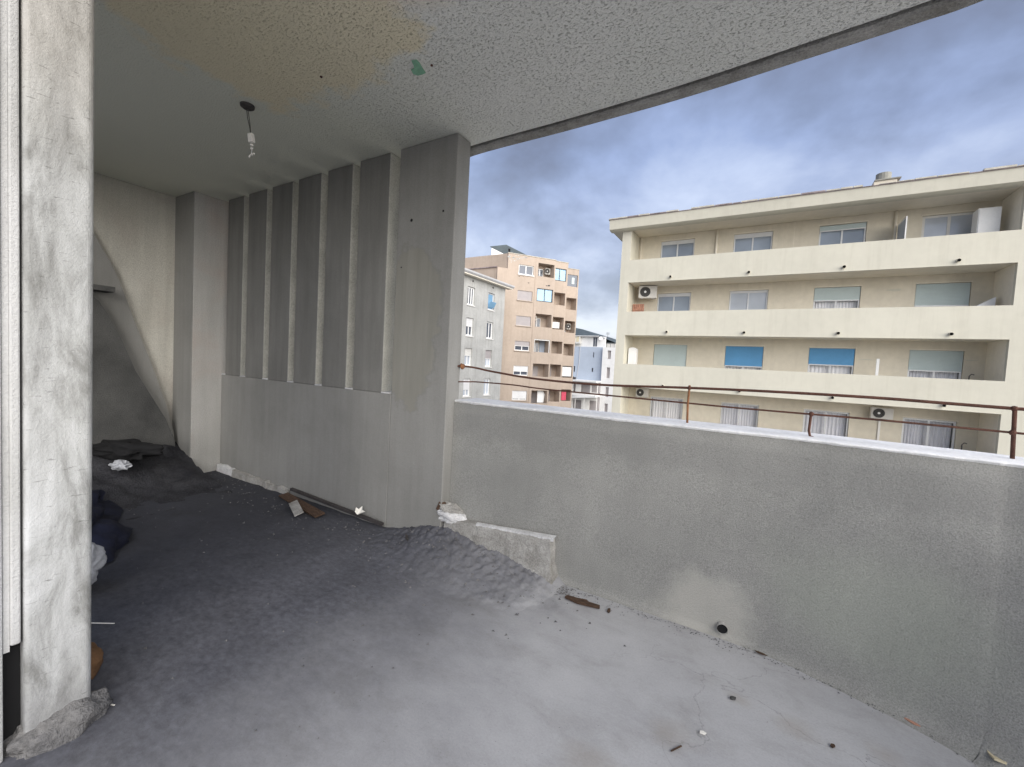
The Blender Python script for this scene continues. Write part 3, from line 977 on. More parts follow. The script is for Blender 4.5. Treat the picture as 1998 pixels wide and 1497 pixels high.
rows = []
for i in range(41):
    u_ = i / 40
    row = []
    for j in range(31):
        v_ = j / 30
        x = -4.45 + 1.72 * u_ - 0.35 * (v_ ** 3) * u_
        y = 0.45 + (0.86 - 0.38 * u_) * v_ + 0.07 * noise.fractal(Vector((u_ * 5, v_ * 5, 2)), 1, 2, 4)
        edge = math.sin(math.pi * min(1, max(0, u_))) ** 0.5 * (math.cos(v_ * math.pi / 2) ** 0.7 if v_ < 1 else 0)
        z = 0.012 + edge * (0.17 + 0.13 * noise.fractal(Vector((x * 5, y * 5, 7)), 0.8, 2, 6))
        row.append((x, y, z))
    rows.append(row)
tag(MB().grid(rows).build('navy_tarpaulin', 'navy', smooth=True), 'crumpled navy blue tarpaulin heaped behind the white jamb', 'tarpaulin')
bag = lump((0.12, 0.085, 0.13), 5, 0.35, 3, 5, flat=-0.11).build('white_bag', 'whitebag', smooth=True)
tag(put(bag, (-2.62, 0.60, 0.11), 0.3), 'frayed white plastic bag sticking out from behind the jamb', 'bag')
pot = lump((0.075, 0.055, 0.065), 3, 0.22, 3, 4, flat=-0.05).build('clay_lump', 'orangerag', smooth=True)
tag(put(pot, (-1.93, 0.462, 0.05), 0.2), 'brown clay lump on the floor behind the jamb', 'clay lump')
bb = lump((0.25, 0.12, 0.07), 8, 0.5, 4, 4, flat=-0.06).build('black_bag', 'black', smooth=True)
tag(put(bb, (-4.30, 1.30, 0.30), 0.5), 'black crumpled plastic bag on top of the rubbish in the far corner', 'bag')
pp = lump((0.07, 0.05, 0.035), 6, 0.6, 5, 3).build('crushed_paper', 'whitebag')
tag(put(pp, (-4.12, 1.22, 0.22), 0.2), 'crushed silvery paper beside the black bag', 'paper scrap')
for k, (p0, p1, lb) in enumerate((((-2.35, 0.50, 0.02), (-2.19, 0.632, 0.006), 'thin pale stick on the dirty floor in front of the white bag'),
                                  ((-1.80, 0.42, 0.012), (-1.68, 0.487, 0.005), 'thin pale stick on the floor nearest the jamb foot'))):
    tag(MB().tube([p0, p1], 0.0022, 6).build('stick', 'paper'), lb, 'stick', 'thin pale sticks on the dirty floor')

rows = []
for i in range(61):
    x = -4.66 + 1.75 * i / 60
    row = []
    for j in range(51):
        y = 0.42 + 1.33 * j / 50
        h_ = 0.40 * math.exp(-((x + 4.75) / 0.62) ** 2) * (1.0 - 0.35 * abs(y - 1.0))
        h_ += 0.05 * math.exp(-((x + 4.4) / 0.8) ** 2) * noise.fractal(Vector((x * 5, y * 5, 3)), 1, 2, 6)
        row.append((x, y, h_ - 0.012))
    rows.append(row)
tag(MB().grid(rows).build('rubble_mound', 'darkdirt', smooth=True), 'dark mound of earth and rubble heaped against the end wall', kind='stuff')
random.seed(5)
cr = MB()


def crumb(x, y, z, s_):
    b_ = len(cr.v)
    for dx, dy, dz in ((1, 0, 0), (-0.5, 0.85, 0), (-0.5, -0.85, 0), (0.1, 0.1, 0.8)):
        cr.v.append((x + s_ * (dx + random.uniform(-0.3, 0.3)), y + s_ * (dy + random.uniform(-0.3, 0.3)), z + s_ * dz * random.uniform(0.6, 1.1) - 0.0005))
    cr.f.extend([(b_, b_ + 1, b_ + 3), (b_ + 1, b_ + 2, b_ + 3), (b_ + 2, b_, b_ + 3)])


for k in range(600):       # along the foot of the screen wall and over the dirty floor
    x = random.uniform(-4.2, -1.0)
    y = FINY - 0.03 - abs(random.gauss(0, 0.18)) if random.random() < 0.6 else random.uniform(0.6, 1.9)
    crumb(x, y, 0.006, random.uniform(0.002, 0.008) * (1.5 if random.random() < 0.06 else 1))
for k in range(500):        # swept against the parapet and round the broken upstand
    x = random.uniform(-0.9, 0.65)
    yb = 2.03 - max(0, x - 0.05) ** 2 * 0.40
    crumb(x, yb - abs(random.gauss(0, 0.03)) - 0.015, 0.003, random.uniform(0.0012, 0.004))
for k in range(160):
    crumb(random.gauss(-0.83, 0.07), random.gauss(1.97, 0.045), 0.002, random.uniform(0.002, 0.007))
for k in range(500):
    hx_, hy_ = random.gauss(-1.45, 0.32), 2.0 - abs(random.gauss(0, 0.2))
    hh_ = (0.135 * math.exp(-((hx_ + 1.62) / 0.33) ** 2) + 0.075 * math.exp(-((hx_ + 1.12) / 0.33) ** 2)) * math.exp(-(((2.062 - hy_) / 0.85) / 0.36) ** 2) * (1 - max(0.0, min(1.0, (hx_ + 0.92) / 0.14)) ** 2)
    crumb(hx_, hy_, max(0.001, hh_ - 0.012), random.uniform(0.003, 0.009) * (1.6 if random.random() < 0.08 else 1))
for k in range(40):
    crumb(random.uniform(-1.4, 0.6), random.uniform(0.6, 1.9), 0.002, random.uniform(0.0008, 0.0022))
tag(cr.build('mortar_crumbs', 'dirt'), 'scattered crumbs of mortar and grit on the floor', kind='stuff')

# ---- hanging lamp holder
lh = empty('lamp_flex', 'bare hanging lamp flex with a white connector and no bulb under a dark ceiling rose', 'light fitting', (-2.525, 1.265, CEIL))
MB().tube([(0, 0, 0.0), (0, 0, -0.012), (0, 0, -0.020)], [0.036, 0.034, 0.022], 20).build('ceiling_rose', 'metaldark', lh)
for k, dx in enumerate((0.0, 0.012)):
    MB().tube([(-0.008 + dx, 0, -0.015), (0.004 + dx * 1.3, 0, -0.07), (0.026 + dx * 0.6, 0, -0.12), (0.038 + dx * 0.3, 0, -0.165)], 0.0022, 6).build('flex_wire', 'wire', lh)
put(MB().box(-0.014, 0.014, -0.012, 0.012, -0.024, 0.024).build('connector', 'porcelain', lh, bevel=0.004), (0.047, 0, -0.188), 0.3, 0, R(-10))
put(lump((0.011, 0.009, 0.006), 1, 0.1, 2, 2).build('connector_screw', 'porcelain', lh), (0.052, 0, -0.226))
put(lump((0.008, 0.008, 0.007), 2, 0.1, 2, 2).build('connector_screw', 'porcelain', lh), (0.054, 0, -0.243))
MB().tube([(0.054, 0, -0.24), (0.055, 0, -0.272)], 0.0026, 6).build('bare_wire', 'gutter', lh)
for k, an in enumerate((10, 130, 190, 250, 330)):
    a = R(an)
    MB().tube([(0.055, 0, -0.272), (0.055 + 0.022 * math.cos(a), 0.012 * math.sin(a), -0.272 + 0.018 * math.sin(a) - 0.006)], 0.0034, 6).build('bare_wire', 'porcelain', lh)

# ---- green paint chip on the ceiling
gpts = [(-1.448, 1.417), (-1.424, 1.421), (-1.425, 1.442), (-1.436, 1.474), (-1.444, 1.504), (-1.465, 1.505), (-1.490, 1.501), (-1.502, 1.483), (-1.491, 1.458), (-1.473, 1.459), (-1.458, 1.440)]
gpts = [(x + 1.46, y - 1.465) for x, y in gpts]
gp_ = MB().prism(gpts, -0.004, 0.0).build('green_paint_patch', 'green')
tag(put(gp_, (-1.46, 1.465, CEIL - 0.0005)), 'small green paint patch on the grey ceiling', 'paint patch')
for x, y, r_, lb in ((-1.385, 1.48, 0.006, 'dark plug beside the green patch on the ceiling'), (-1.93, 1.30, 0.006, 'rusty nail head in the ceiling by the buff stain')):
    tag(MB().tube([(x, y, CEIL + 0.01), (x, y, CEIL - 0.004)], r_, 8).build('nail_head', 'rust'), lb, 'nail')

# ---- rusty railing
rl = empty('rusty_railing', 'bent rusty tube railing with two rails above the parapet coping', 'railing', (-0.29, 2.2, 0.906))
top_r = [(-1.618, 2.075, 1.116), (-1.60, 2.14, 1.116), (-1.55, 2.19, 1.108), (-1.444, 2.2, 1.093), (-1.169, 2.2, 1.069), (-0.885, 2.2, 1.060), (-0.657, 2.2, 1.062), (-0.29, 2.2, 1.077),
         (0.041, 2.2, 1.086), (0.396, 2.2, 1.090), (0.62, 2.20, 1.087), (0.788, 2.19, 1.085), (1.05, 2.09, 1.085), (1.40, 1.83, 1.085), (1.68, 1.42, 1.085), (1.80, 1.0, 1.085), (1.84, 0.3, 1.085), (1.84, -6.2, 1.085)]
mid_r = [(-1.618, 2.09, 1.018), (-1.60, 2.16, 1.018), (-1.54, 2.2, 1.020), (-1.29, 2.2, 1.020), (-1.081, 2.2, 1.011), (-0.654, 2.2, 1.006), (-0.285, 2.2, 1.002), (-0.054, 2.2, 1.0), (0.203, 2.2, 1.001),
         (0.402, 2.2, 1.002), (0.62, 2.2, 1.0), (0.79, 2.19, 0.999), (1.05, 2.09, 0.999), (1.40, 1.83, 0.999), (1.68, 1.42, 0.999), (1.80, 1.0, 0.999), (1.84, 0.3, 0.999), (1.84, -6.2, 0.999)]
rel(MB().tube(smooth_curve(top_r, 6), 0.0062, 10).build('top_rail', 'rust', rl, smooth=True))
rel(MB().tube(smooth_curve(mid_r, 6), 0.0042, 10).build('middle_rail', 'rust', rl, smooth=True))
rel(MB().tube([(-0.287, 2.2, 0.895), (-0.291, 2.2, 0.99), (-0.289, 2.2, 1.09)], 0.0052, 10).build('post', 'rustorange', rl, smooth=True))
rel(MB().tube([(0.222, 2.197, 0.90), (0.205, 2.197, 0.907), (0.200, 2.2, 0.93), (0.203, 2.2, 1.003)], 0.0052, 10).build('post', 'rust', rl, smooth=True))
rel(MB().tube([(0.797, 2.19, 0.895), (0.789, 2.19, 1.093)], 0.0062, 10).build('post', 'rust', rl, smooth=True))
for z_ in (1.116,):
    w_ = lump((0.012, 0.02, 0.018), 3, 0.3, 3, 2).build('weld_joint', 'rustorange', rl)
    w_.location = Vector((-1.60, 2.10, z_)) - rl.location
for p in ((-0.289, 2.2, 1.077), (0.203, 2.2, 1.002), (0.788, 2.19, 1.085), (0.79, 2.19, 0.999)):
    w_ = lump((0.011, 0.011, 0.010), 5, 0.2, 3, 2).build('weld_joint', 'rust', rl, smooth=True)
    w_.location = Vector(p) - rl.location

# ================================================================== THE STREET
tag(MB().box(-500, 500, -300, 900, -14.4, -14.2).build('street_ground', 'asphalt'), kind='structure')

# ------------------------------------------------------------------ window builder


def shutter_mb(x0, x1, z0, z1, y, pitch=0.055):
    mb = MB()
    n_ = max(2, int((z1 - z0) / pitch))
    rows = []
    for k in range(n_):
        a = z1 - (z1 - z0) * k / n_
        b_ = z1 - (z1 - z0) * (k + 0.82) / n_
        c = z1 - (z1 - z0) * (k + 1) / n_
        rows += [[(x0, y, a), (x1, y, a)], [(x0, y - 0.008, (a + b_) / 2), (x1, y - 0.008, (a + b_) / 2)], [(x0, y, b_), (x1, y, b_)], [(x0, y + 0.006, c), (x1, y + 0.006, c)]]
    mb.grid(rows)
    return mb


def curtain_mb(x0, x1, z0, z1, y, folds=9, seed=0):
    rows = [[], []]
    n_ = 80
    for k in range(n_ + 1):
        u_ = k / n_
        x = x0 + (x1 - x0) * u_
        d_ = 0.035 * math.sin(u_ * folds * 2 * math.pi + 1.5 * noise.noise(Vector((u_ * 5, seed, 0)))) * (0.6 + 0.6 * noise.noise(Vector((u_ * 3, seed, 4))))
        rows[0].append((x, y + d_ * 0.6, z1))
        rows[1].append((x, y + d_, z0))
    return MB().grid(rows)


def window(parent, x0, x1, z0, z1, y, frame='alu', pane='pane', leaves=2, shut=0.0, shut_mat='shut_pale', curtain=None, fw=0.06, label=None, sill=None, head=0.0, plabel=None):
    """a window set at depth y (front of the frame); returns the frame part, whose children are panes, shutter, curtain, sill"""
    mb = MB()
    zt = z1 - head
    mb.box(x0, x0 + fw, y, y + 0.07, z0, z1).box(x1 - fw, x1, y, y + 0.07, z0, z1)
    mb.box(x0 + fw, x1 - fw, y + 0.001, y + 0.069, zt - fw, z1).box(x0 + fw, x1 - fw, y + 0.001, y + 0.069, z0, z0 + fw)
    for k in range(1, leaves):
        xm = x0 + (x1 - x0) * k / leaves
        mb.box(xm - fw * 0.55, xm + fw * 0.55, y + 0.002, y + 0.068, z0 + fw, zt - fw)
    w_ = mb.build('window', frame, parent)
    if label:
        w_['label'] = label
    for k in range(leaves):
        a = x0 + (x1 - x0) * k / leaves + (fw if k == 0 else fw * 0.55)
        b_ = x0 + (x1 - x0) * (k + 1) / leaves - (fw if k == leaves - 1 else fw * 0.55)
        yy = y + 0.03 + 0.02 * (k % 2)
        MB().quad((a, yy, z0 + fw), (b_, yy, z0 + fw), (b_, yy, zt - fw), (a, yy, zt - fw)).build('pane', pane, w_, fix=False)
    if shut:
        zb = z1 - (z1 - z0) * shut
        s_ = shutter_mb(x0 + 0.01, x1 - 0.01, zb, z1 - 0.01, y - 0.025).build('roller_shutter', shut_mat, w_)
        MB().box(x0 + 0.01, x1 - 0.01, y - 0.036, y - 0.012, zb - 0.05, zb - 0.001).build('shutter_bar', frame, w_)
    if curtain:
        curtain_mb(x0 + fw, x1 - fw, z0 + 0.05, zt - fw - 0.02, y + 0.22, random.randint(9, 14), random.random() * 20).build('curtain', curtain, w_)
    if sill:
        MB().box(x0 - 0.08, x1 + 0.08, y - 0.20, y + 0.06, z0 - 0.09, z0 - 0.002).build('sill', sill, w_)
    return w_


def ac_unit(loc, label, rz=0.0, w=0.85, h=0.58, d=0.30, square=False):
    e = empty('air_conditioner', label, 'air conditioner', loc, rz, 'air conditioner units on the facades')
    MB().box(-w / 2, w / 2, -d / 2, d / 2, 0, h).build('casing', 'ac', e, bevel=0.02)
    cx_, r_ = -w * 0.14, h * 0.40
    for rr in (1.0, 0.75, 0.5):
        MB().tube([(cx_ + r_ * rr * math.cos(2 * math.pi * k / 20), -d / 2 - 0.012, h / 2 + r_ * rr * math.sin(2 * math.pi * k / 20)) for k in range(21)], 0.010, 5, cap=False).build('grille_ring', 'wire', e)
    disc = MB()
    disc.v = [(cx_ + r_ * math.cos(2 * math.pi * k / 24), -d / 2 - 0.003, h / 2 + r_ * math.sin(2 * math.pi * k / 24)) for k in range(24)]
    disc.f = [tuple(range(24))]
    disc.build('fan_opening', 'metaldark', e)
    MB().tube([(cx_, -d / 2 - 0.004, h / 2), (cx_, -d / 2 - 0.02, h / 2)], r_ * 0.25, 12).build('fan_hub', 'white', e)
    for sx in (-0.3, 0.3):
        MB().box(sx * w - 0.02, sx * w + 0.02, -d / 2, d / 2 + 0.06, -0.04, -0.001).build('bracket', 'gutter', e)
    return e


# ------------------------------------------------------------------ cream apartment block across the street
cb = empty('cream_apartment_block', 'long cream apartment block with stacked open galleries across the street', 'building', (0, 23.2, -14.2))
OZ = 14.2


def C(o):
    o.location = Vector(o.location) + Vector((0, -23.2, OZ))
    return o


FY, BY = 23.2, 24.96
XL, XR, RL, RR_ = -7.04, 22.0, -6.56, 8.03
pb_, pt_ = [5.95, 3.07, 0.23, -2.65], [7.15, 4.34, 1.47, -1.33]
C(MB().box(XL, RL, FY, BY + 0.6, -14.2, 8.86).build('left_pier', 'cream', cb))
C(MB().box(RR_, XR, FY, BY + 9, -14.2, 8.86).build('right_wall', 'cream', cb))
C(MB().box(XL, RL - 0.002, BY + 0.602, BY + 9, -14.2, 8.86).build('side_wall', 'cream', cb))
spx = [-4.35, -0.78, 2.84, 6.40]
for k in range(4):
    p_ = C(MB().box(RL, RR_, FY + 0.001, FY + 0.16, pb_[k], pt_[k]).build('gallery_parapet', 'cream', cb))
    C(MB().box(RL, RR_, FY + 0.161, BY + 0.2, pb_[k] + 0.001, pb_[k] + 0.2).build('gallery_slab', 'soffit', cb))
    MB().box(RL, RR_, FY - 0.02, FY + 0.0, pb_[k] - 0.02, pb_[k] + 0.015).build('drip_strip', 'cream', p_)
    for sx in spx:
        s_ = MB()
        z_ = pb_[k] + 0.18
        s_.tube([(sx, FY + 0.02, z_), (sx, FY - 0.16, z_ - 0.02)], 0.06, 12, cap=False)
        s_.build('drain_spout', 'flashing', p_)
        dd = MB()
        dd.v = [(sx + 0.05 * math.cos(2 * math.pi * j / 12), FY - 0.10, z_ - 0.013 + 0.05 * math.sin(2 * math.pi * j / 12)) for j in range(12)]
        dd.f = [tuple(range(12))]
        dd.build('spout_mouth', 'black', p_)
C(MB().box(RL, RR_, FY + 0.02, BY + 2, -14.2, -2.66).build('lower_storeys', 'cream', cb))
cols = [(-5.33, -3.55), (-1.65, 0.10), (2.00, 3.77), (5.65, 7.38)]
tops = [8.52, 5.58, 2.69, -0.32]
floors = [pb_[k] + 0.22 for k in range(4)]
holes = [(a, b_, floors[k] + 0.06, tops[k]) for k in range(4) for (a, b_) in cols]
C(wall_holes(RL, RR_, -2.65, 8.86, BY, 0.20, holes).build('back_wall', 'beige', cb))
C(MB().box(RL + 0.02, RR_ - 0.02, BY + 0.75, BY + 0.9, -2.65, 8.86).build('room_interior', 'darkroom', cb))
for k in range(4):   # gallery side walls and their paint
    C(MB().box(RR_ - 0.006, RR_ - 0.001, FY + 0.17, BY - 0.002, floors[k] - 0.02, (8.84, 5.94, 3.06, 0.22)[k]).build('gallery_side_wall', 'soffit', cb))
specs = {
    (0, 0): dict(pane='pane', head=0.14), (0, 1): dict(pane='pane', head=0.16), (0, 2): dict(pane='pane', head=0.16, shut=0.1, shut_mat='shut_pale'), (0, 3): dict(pane='panelight', frame='offwhite', fw=0.09),
    (1, 0): dict(pane='pane', head=0.12), (1, 1): dict(pane='panelight', head=0.06), (1, 2): dict(pane='paneclear', curtain='curtain', shut=0.27), (1, 3): dict(pane='panelight', shut=0.42),
    (2, 0): dict(pane='paneclear', shut=0.97), (2, 1): dict(pane='paneclear', curtain='curtain', shut=0.47, shut_mat='shut_blue', frame='alu'),
    (2, 2): dict(pane='paneclear', curtain='curtain', shut=0.36, shut_mat='shut_blue'), (2, 3): dict(pane='paneclear', curtain='curtaingrey', shut=0.40),
    (3, 0): dict(pane='paneclear', curtain='curtain'), (3, 1): dict(pane='paneclear', curtain='curtaingrey'), (3, 2): dict(pane='paneclear', curtain='curtaingrey', frame='alu'), (3, 3): dict(pane='paneclear', curtain='curtaingrey', fw=0.07),
}
wl = {(2, 0): 'window with its pale shutter right down', (2, 1): 'window with a bright blue roller shutter lowered furthest', (2, 2): 'window with a blue roller shutter half down'}
for (k, c), sp in specs.items():
    a, b_ = cols[c]
    w_ = window(cb, a + 0.01, b_ - 0.01, floors[k] + 0.07, tops[k] - 0.01, BY + 0.06, label=wl.get((k, c)), **sp)
    C(w_)
for k in range(4):
    for (a, b_) in cols:  # slim head trim, proud of the wall
        C(MB().box(a - 0.03, b_ + 0.03, BY - 0.02, BY - 0.001, tops[k] + 0.005, tops[k] + 0.05).build('window_head', 'soffit', cb))
# cornice
cp = [(22.70, 9.28), (22.78, 8.80), (22.95, 8.74), (23.25, 8.74), (23.25, 9.28)]
C(MB().prism(cp, -7.68, XR, 'x').build('cornice', 'cream', cb))
C(MB().box(-7.60, XL - 0.001, 23.251, BY + 9, 8.745, 9.27).build('cornice_return', 'cream', cb))
C(MB().box(XL + 0.001, RR_ + 0.3, 23.252, BY + 0.6, 8.861, 9.0).build('eaves_soffit', 'soffit', cb))
C(MB().prism([(22.66, 9.282), (22.66, 9.31), (BY + 4, 10.2), (BY + 9, 9.31), (BY + 9, 9.282)], -7.72, XR, 'x').build('roof', 'tile', cb))
random.seed(3)
xx = -7.7
while xx < 12:
    L = random.uniform(0.3, 0.9)
    C(MB().box(xx, xx + L - 0.03, 22.63, 22.80, 9.312, 9.335 + random.uniform(0, 0.05)).build('edge_tile', random.choice(['flashing', 'tile', 'flashing', 'flashing']), cb))
    xx += L + (random.uniform(0.1, 0.6) if random.random() < 0.2 else 0)
ch = C(MB().box(3.72, 4.50, 24.0, 24.8, 9.3, 9.95).build('chimney', 'beige', cb, bevel=0.02))
MB().box(3.74, 4.62, 23.94, 24.86, 9.951, 10.0).build('chimney_cap', 'chimneygrey', ch)
MB().tube([(4.10, 24.4, 10.001), (4.10, 24.4, 10.36)], 0.27, 16).build('chimney_cowl', 'chimneygrey', ch, smooth=False)
for x in (-2.46, 4.75):
    C(MB().tube([(x, BY - 0.07, 6.2), (x, BY - 0.07, 8.84)], 0.055, 10).build('downpipe', 'soffit', cb, smooth=True))
C(MB().box(0.985, 1.0, BY - 0.006, BY - 0.001, 6.2, 8.84).build('wall_joint', 'soffit', cb))
C(MB().box(-6.46, -6.40, BY - 0.07, BY - 0.001, 6.2, 8.84).build('downpipe', 'soffit', cb))
for (x, z, w_, h_) in ((4.2, 2.2, 0.5, 0.06), (1.5, 0.5, 0.9, 0.05), (-2.9, 2.95, 0.16, 0.2), (-1.9, 2.95, 0.14, 0.2), (4.95, 5.35, 0.5, 0.12), (7.6, 2.3, 0.4, 0.05), (-6.1, 2.4, 0.2, 0.05)):
    pts = [(x + w_ * 0.5 * math.cos(a) * (1 + 0.3 * math.sin(3 * a + x)), z + h_ * 0.5 * math.sin(a)) for a in [2 * math.pi * j / 10 for j in range(10)]]
    C(MB().prism(pts, BY - 0.003, BY - 0.0005, 'y').build('filler_patch', 'cream', cb))
# things standing in the galleries
gd = empty('glass_divider', 'frosted glass divider with a white frame on the top gallery of the cream block', 'divider', (4.85, 24.2, 6.17))
MB().box(-0.02, 0.02, -0.60, -0.54, 0, 2.02).build('frame_post', 'white', gd)
MB().box(-0.019, 0.019, -0.54, 0.70, 1.96, 2.02).build('frame_rail', 'white', gd)
MB().box(-0.008, 0.008, -0.54, 0.70, 0.02, 1.96).build('glass_panel', 'panelight', gd)
cbn = empty('white_cabinet', 'tall white cabinet at the right end of the top gallery', 'cabinet', (7.45, 24.35, 6.17))
MB().box(-0.36, 0.30, -0.28, 0.28, 0, 2.18).build('carcass', 'white', cbn, bevel=0.02)
MB().box(-0.33, 0.27, -0.30, -0.281, 0.06, 2.12).build('door_panel', 'white', cbn)
ac_unit((-5.75, 24.35, 5.22), 'old air conditioner near the ceiling at the left end of the second gallery', R(14), 0.98, 0.68, 0.40)
ac_unit((4.85, 24.72, -0.45), 'white air conditioner right of the third window on the lowest visible gallery', 0, 0.78, 0.50, 0.28)
ac_unit((-5.75, 24.72, -0.38), 'air conditioner at the left end of the lowest visible gallery', 0, 0.70, 0.50, 0.28)
cd = MB().box(4.82, 4.90, BY - 0.05, BY - 0.001, -2.4, -0.55).build('wall_conduit', 'conduit')
tag(cd, 'white conduit running down the wall under the right-hand air conditioner', 'conduit')
tr = empty('terracotta_screen', 'terracotta lattice screen at the left end of the second gallery', 'screen', (-6.22, 24.3, 3.29))
for k in range(5):
    MB().box(-0.30, 0.30, -0.03, 0.03, 0.1 + 0.30 * k, 0.16 + 0.30 * k).build('lattice_bar', 'terracotta', tr)
for k in range(6):
    MB().box(-0.30 + 0.11 * k, -0.25 + 0.11 * k, -0.025, 0.025, 0.0, 1.62).build('lattice_upright', 'terracotta', tr)
MB().box(-0.32, 0.32, 0.031, 0.06, 0.0, 1.62).build('backing_panel', 'terracotta', tr)
bx = empty('white_heater', 'white round-topped water heater at the left end of the third gallery', 'water heater', (-6.28, 24.1, 0.45))
bp_ = [(-0.22, 0), (0.22, 0), (0.22, 1.85)] + [(0.22 * math.cos(R(a)), 1.85 + 0.12 * math.sin(R(a))) for a in range(20, 180, 20)] + [(-0.22, 1.85)]
MB().prism(bp_, -0.22, 0.22, 'y').build('casing', 'white', bx, bevel=0.02)
MB().box(-0.235, 0.235, -0.235, -0.221, 0.1, 0.14).build('base_band', 'gutter', bx)
wp = MB().box(4.42, 4.52, 24.2, 24.24, 0.45, 2.22).build('white_plank', 'white')
tag(wp, 'narrow white plank upright between the last two windows of the third gallery', 'plank')
aw_ = MB().prism([(7.05, 4.28), (7.85, 4.28), (7.85, 4.80)], 24.1, 24.5, 'y').build('white_windbreak', 'white')
tag(put(aw_, (0, 0, 0)), 'white sloping windbreak at the right end of the second gallery', 'windbreak')
for z0, lb in ((1.40, 'curved dark tap at the right end of the third gallery'), (-1.40, 'curved dark tap at the right end of the lowest visible gallery')):
    tag(MB().tube([(6.95 + 0.35, 24.0, z0 - 0.3), (7.30, 24.0, z0 + 0.22), (7.36, 24.0, z0 + 0.30), (7.44, 24.0, z0 + 0.28)], 0.02, 8).build('garden_tap', 'metaldark'), lb, 'tap')

# ------------------------------------------------------------------ grey building (its side wall faces +X)
gb = empty('grey_building', 'grey rendered building with shuttered windows next to the screen wall', 'building', (-23.56, 30.0, 0.0), R(90))
gcols = [(-2.25, -1.10), (1.17, 2.30), (4.56, 5.70)]
gtops = [8.04, 5.18, 2.36, -0.5, -3.36]
holes = [(a, b_, t_ - 1.68, t_) for t_ in gtops for (a, b_) in gcols]
wall_holes(-7.0, 7.65, -14.2, 9.0, 0, 0.3, holes).build('side_wall', 'greywall', gb)
MB().box(-7.0, 7.648, 0.301, 9.0, -14.2, 9.0).build('building_core', 'greywall', gb)
MB().box(7.66, 7.70, 0.05, 0.2, -14.2, 9.0).build('downpipe', 'gutter', gb)
gs = {(0, 1): dict(leaves=3, pane='panedark', frame='white'), (0, 2): dict(leaves=1, pane='paneblue', frame='alu'),
      (1, 1): dict(leaves=2, pane='panedark', frame='white', shut=0.45, shut_mat='shut_white'), (1, 2): dict(leaves=2, pane='panedark', frame='white'),
      (2, 1): dict(leaves=2, pane='panelight', frame='white', shut=0.4, shut_mat='offwhite'), (2, 2): dict(leaves=2, pane='panelight', frame='white', shut=0.5, shut_mat='shut_grey'),
      (3, 1): dict(leaves=2, pane='panelight', frame='white', shut=0.6, shut_mat='shut_white'), (3, 2): dict(leaves=2, pane='panelight', frame='white')}
for k in range(5):
    for c in range(3):
        a, b_ = gcols[c]
        sp = gs.get((k, c), dict(leaves=2, pane='panedark', frame='white'))
        w_ = window(gb, a + 0.01, b_ - 0.01, gtops[k] - 1.67, gtops[k] - 0.01, 0.14, fw=0.12, sill='offwhite', **sp)
# a tilted-open sash in the top right window
sash = empty('tmp', '', '')
bpy.data.objects.remove(sash)
o_ = MB().box(4.62, 5.64, -0.01, 0.02, 0, 0.62).build('open_sash', 'paneblue', gb)
o_.location = (0, 0.13, 6.55)
o_.rotation_euler = (R(28), 0, 0)
o_.location = (0, 0.02, 6.60)
MB().prism([(-0.55, 9.02), (-0.55, 9.30), (0.2, 9.38), (4.6, 10.7), (9.2, 9.3), (9.2, 9.02)], -7.6, 8.25, 'x').build('roof', 'tile', gb)
MB().prism([(-0.70, 9.16), (-0.56, 9.02), (-0.552, 9.02), (-0.552, 9.30), (-0.72, 9.30)], -7.6, 8.35, 'x').build('eaves_gutter', 'gutter', gb)
MB().box(-7.0, 8.2, -0.549, 0.0, 8.93, 9.015).build('eaves_soffit', 'soffit', gb)
for x in (1.9, 5.3):
    MB().tube([(x, 0.05, 8.62), (x, -0.03, 8.62)], 0.10, 10).build('wall_vent', 'metaldark', gb)

# ------------------------------------------------------------------ peach building, stepped bays
PX, PY = -24.93, 40.14
ang = math.atan2(0.79, 0.61)
ca, sa = math.cos(ang), math.sin(ang)
ob = empty('peach_apartment_block', 'peach apartment block with stepped loggia bays and peeling paint near the roof', 'building', (PX, PY, 0), ang)


def loc_(x, y):
    dx, dy = x - PX, y - PY
    return (dx * ca + dy * sa, -dx * sa + dy * ca)


TOP = 13.40
wt = [12.35, 9.46, 6.60, 3.75, 0.92, -1.94, -4.8]
l1t = [12.83, 9.97, 7.05, 4.13, 1.28, -1.85, -4.7]
l2t = [13.0, 10.08, 7.12, 4.15, 1.30, -1.80, -4.7]
l3t = [12.9, 9.95, 7.00, 4.06, 1.20, -1.85, -4.7]
h1 = [(1.31, 3.16, t_ - 1.1, t_) for t_ in wt] + [(3.72, 5.77, t_ - 1.5, t_) for t_ in l1t]
wall_holes(-1.22, 5.95, -14.2, 11.7, 0, 0.22, [(h[0], h[1], h[2], min(h[3], 11.7)) for h in h1 if h[2] < 11.7]).build('front_wall', 'peach', ob)
wall_holes(-0.02, 5.95, 11.7, TOP, 0, 0.22, [(h[0], h[1], max(h[2], 11.7), h[3]) for h in h1 if h[3] > 11.7]).build('front_wall', 'peach', ob)
# fix the strip between the two storey pieces where the top openings begin lower
h2 = [(6.55, 8.36, t_ - 1.5, t_) for t_ in l2t]
wall_holes(5.96, 8.56, -14.2, 13.80, 1.77, 0.22, h2).build('front_wall', 'peach', ob)
h3 = [(9.25, 10.98, t_ - 1.5, t_) for t_ in l3t]
wall_holes(8.57, 11.14, -14.2, 13.62, 3.52, 0.22, h3).build('front_wall', 'peach', ob)
MB().box(5.74, 5.95, 0.221, 3.6, -14.2, TOP - 0.002).build('bay_side_wall', 'peach', ob)
MB().box(8.36, 8.56, 1.99, 5.4, -14.2, 13.795).build('bay_side_wall', 'peach', ob)
MB().box(10.98, 11.14, 3.741, 12, -14.2, 13.615).build('bay_side_wall', 'peach', ob)
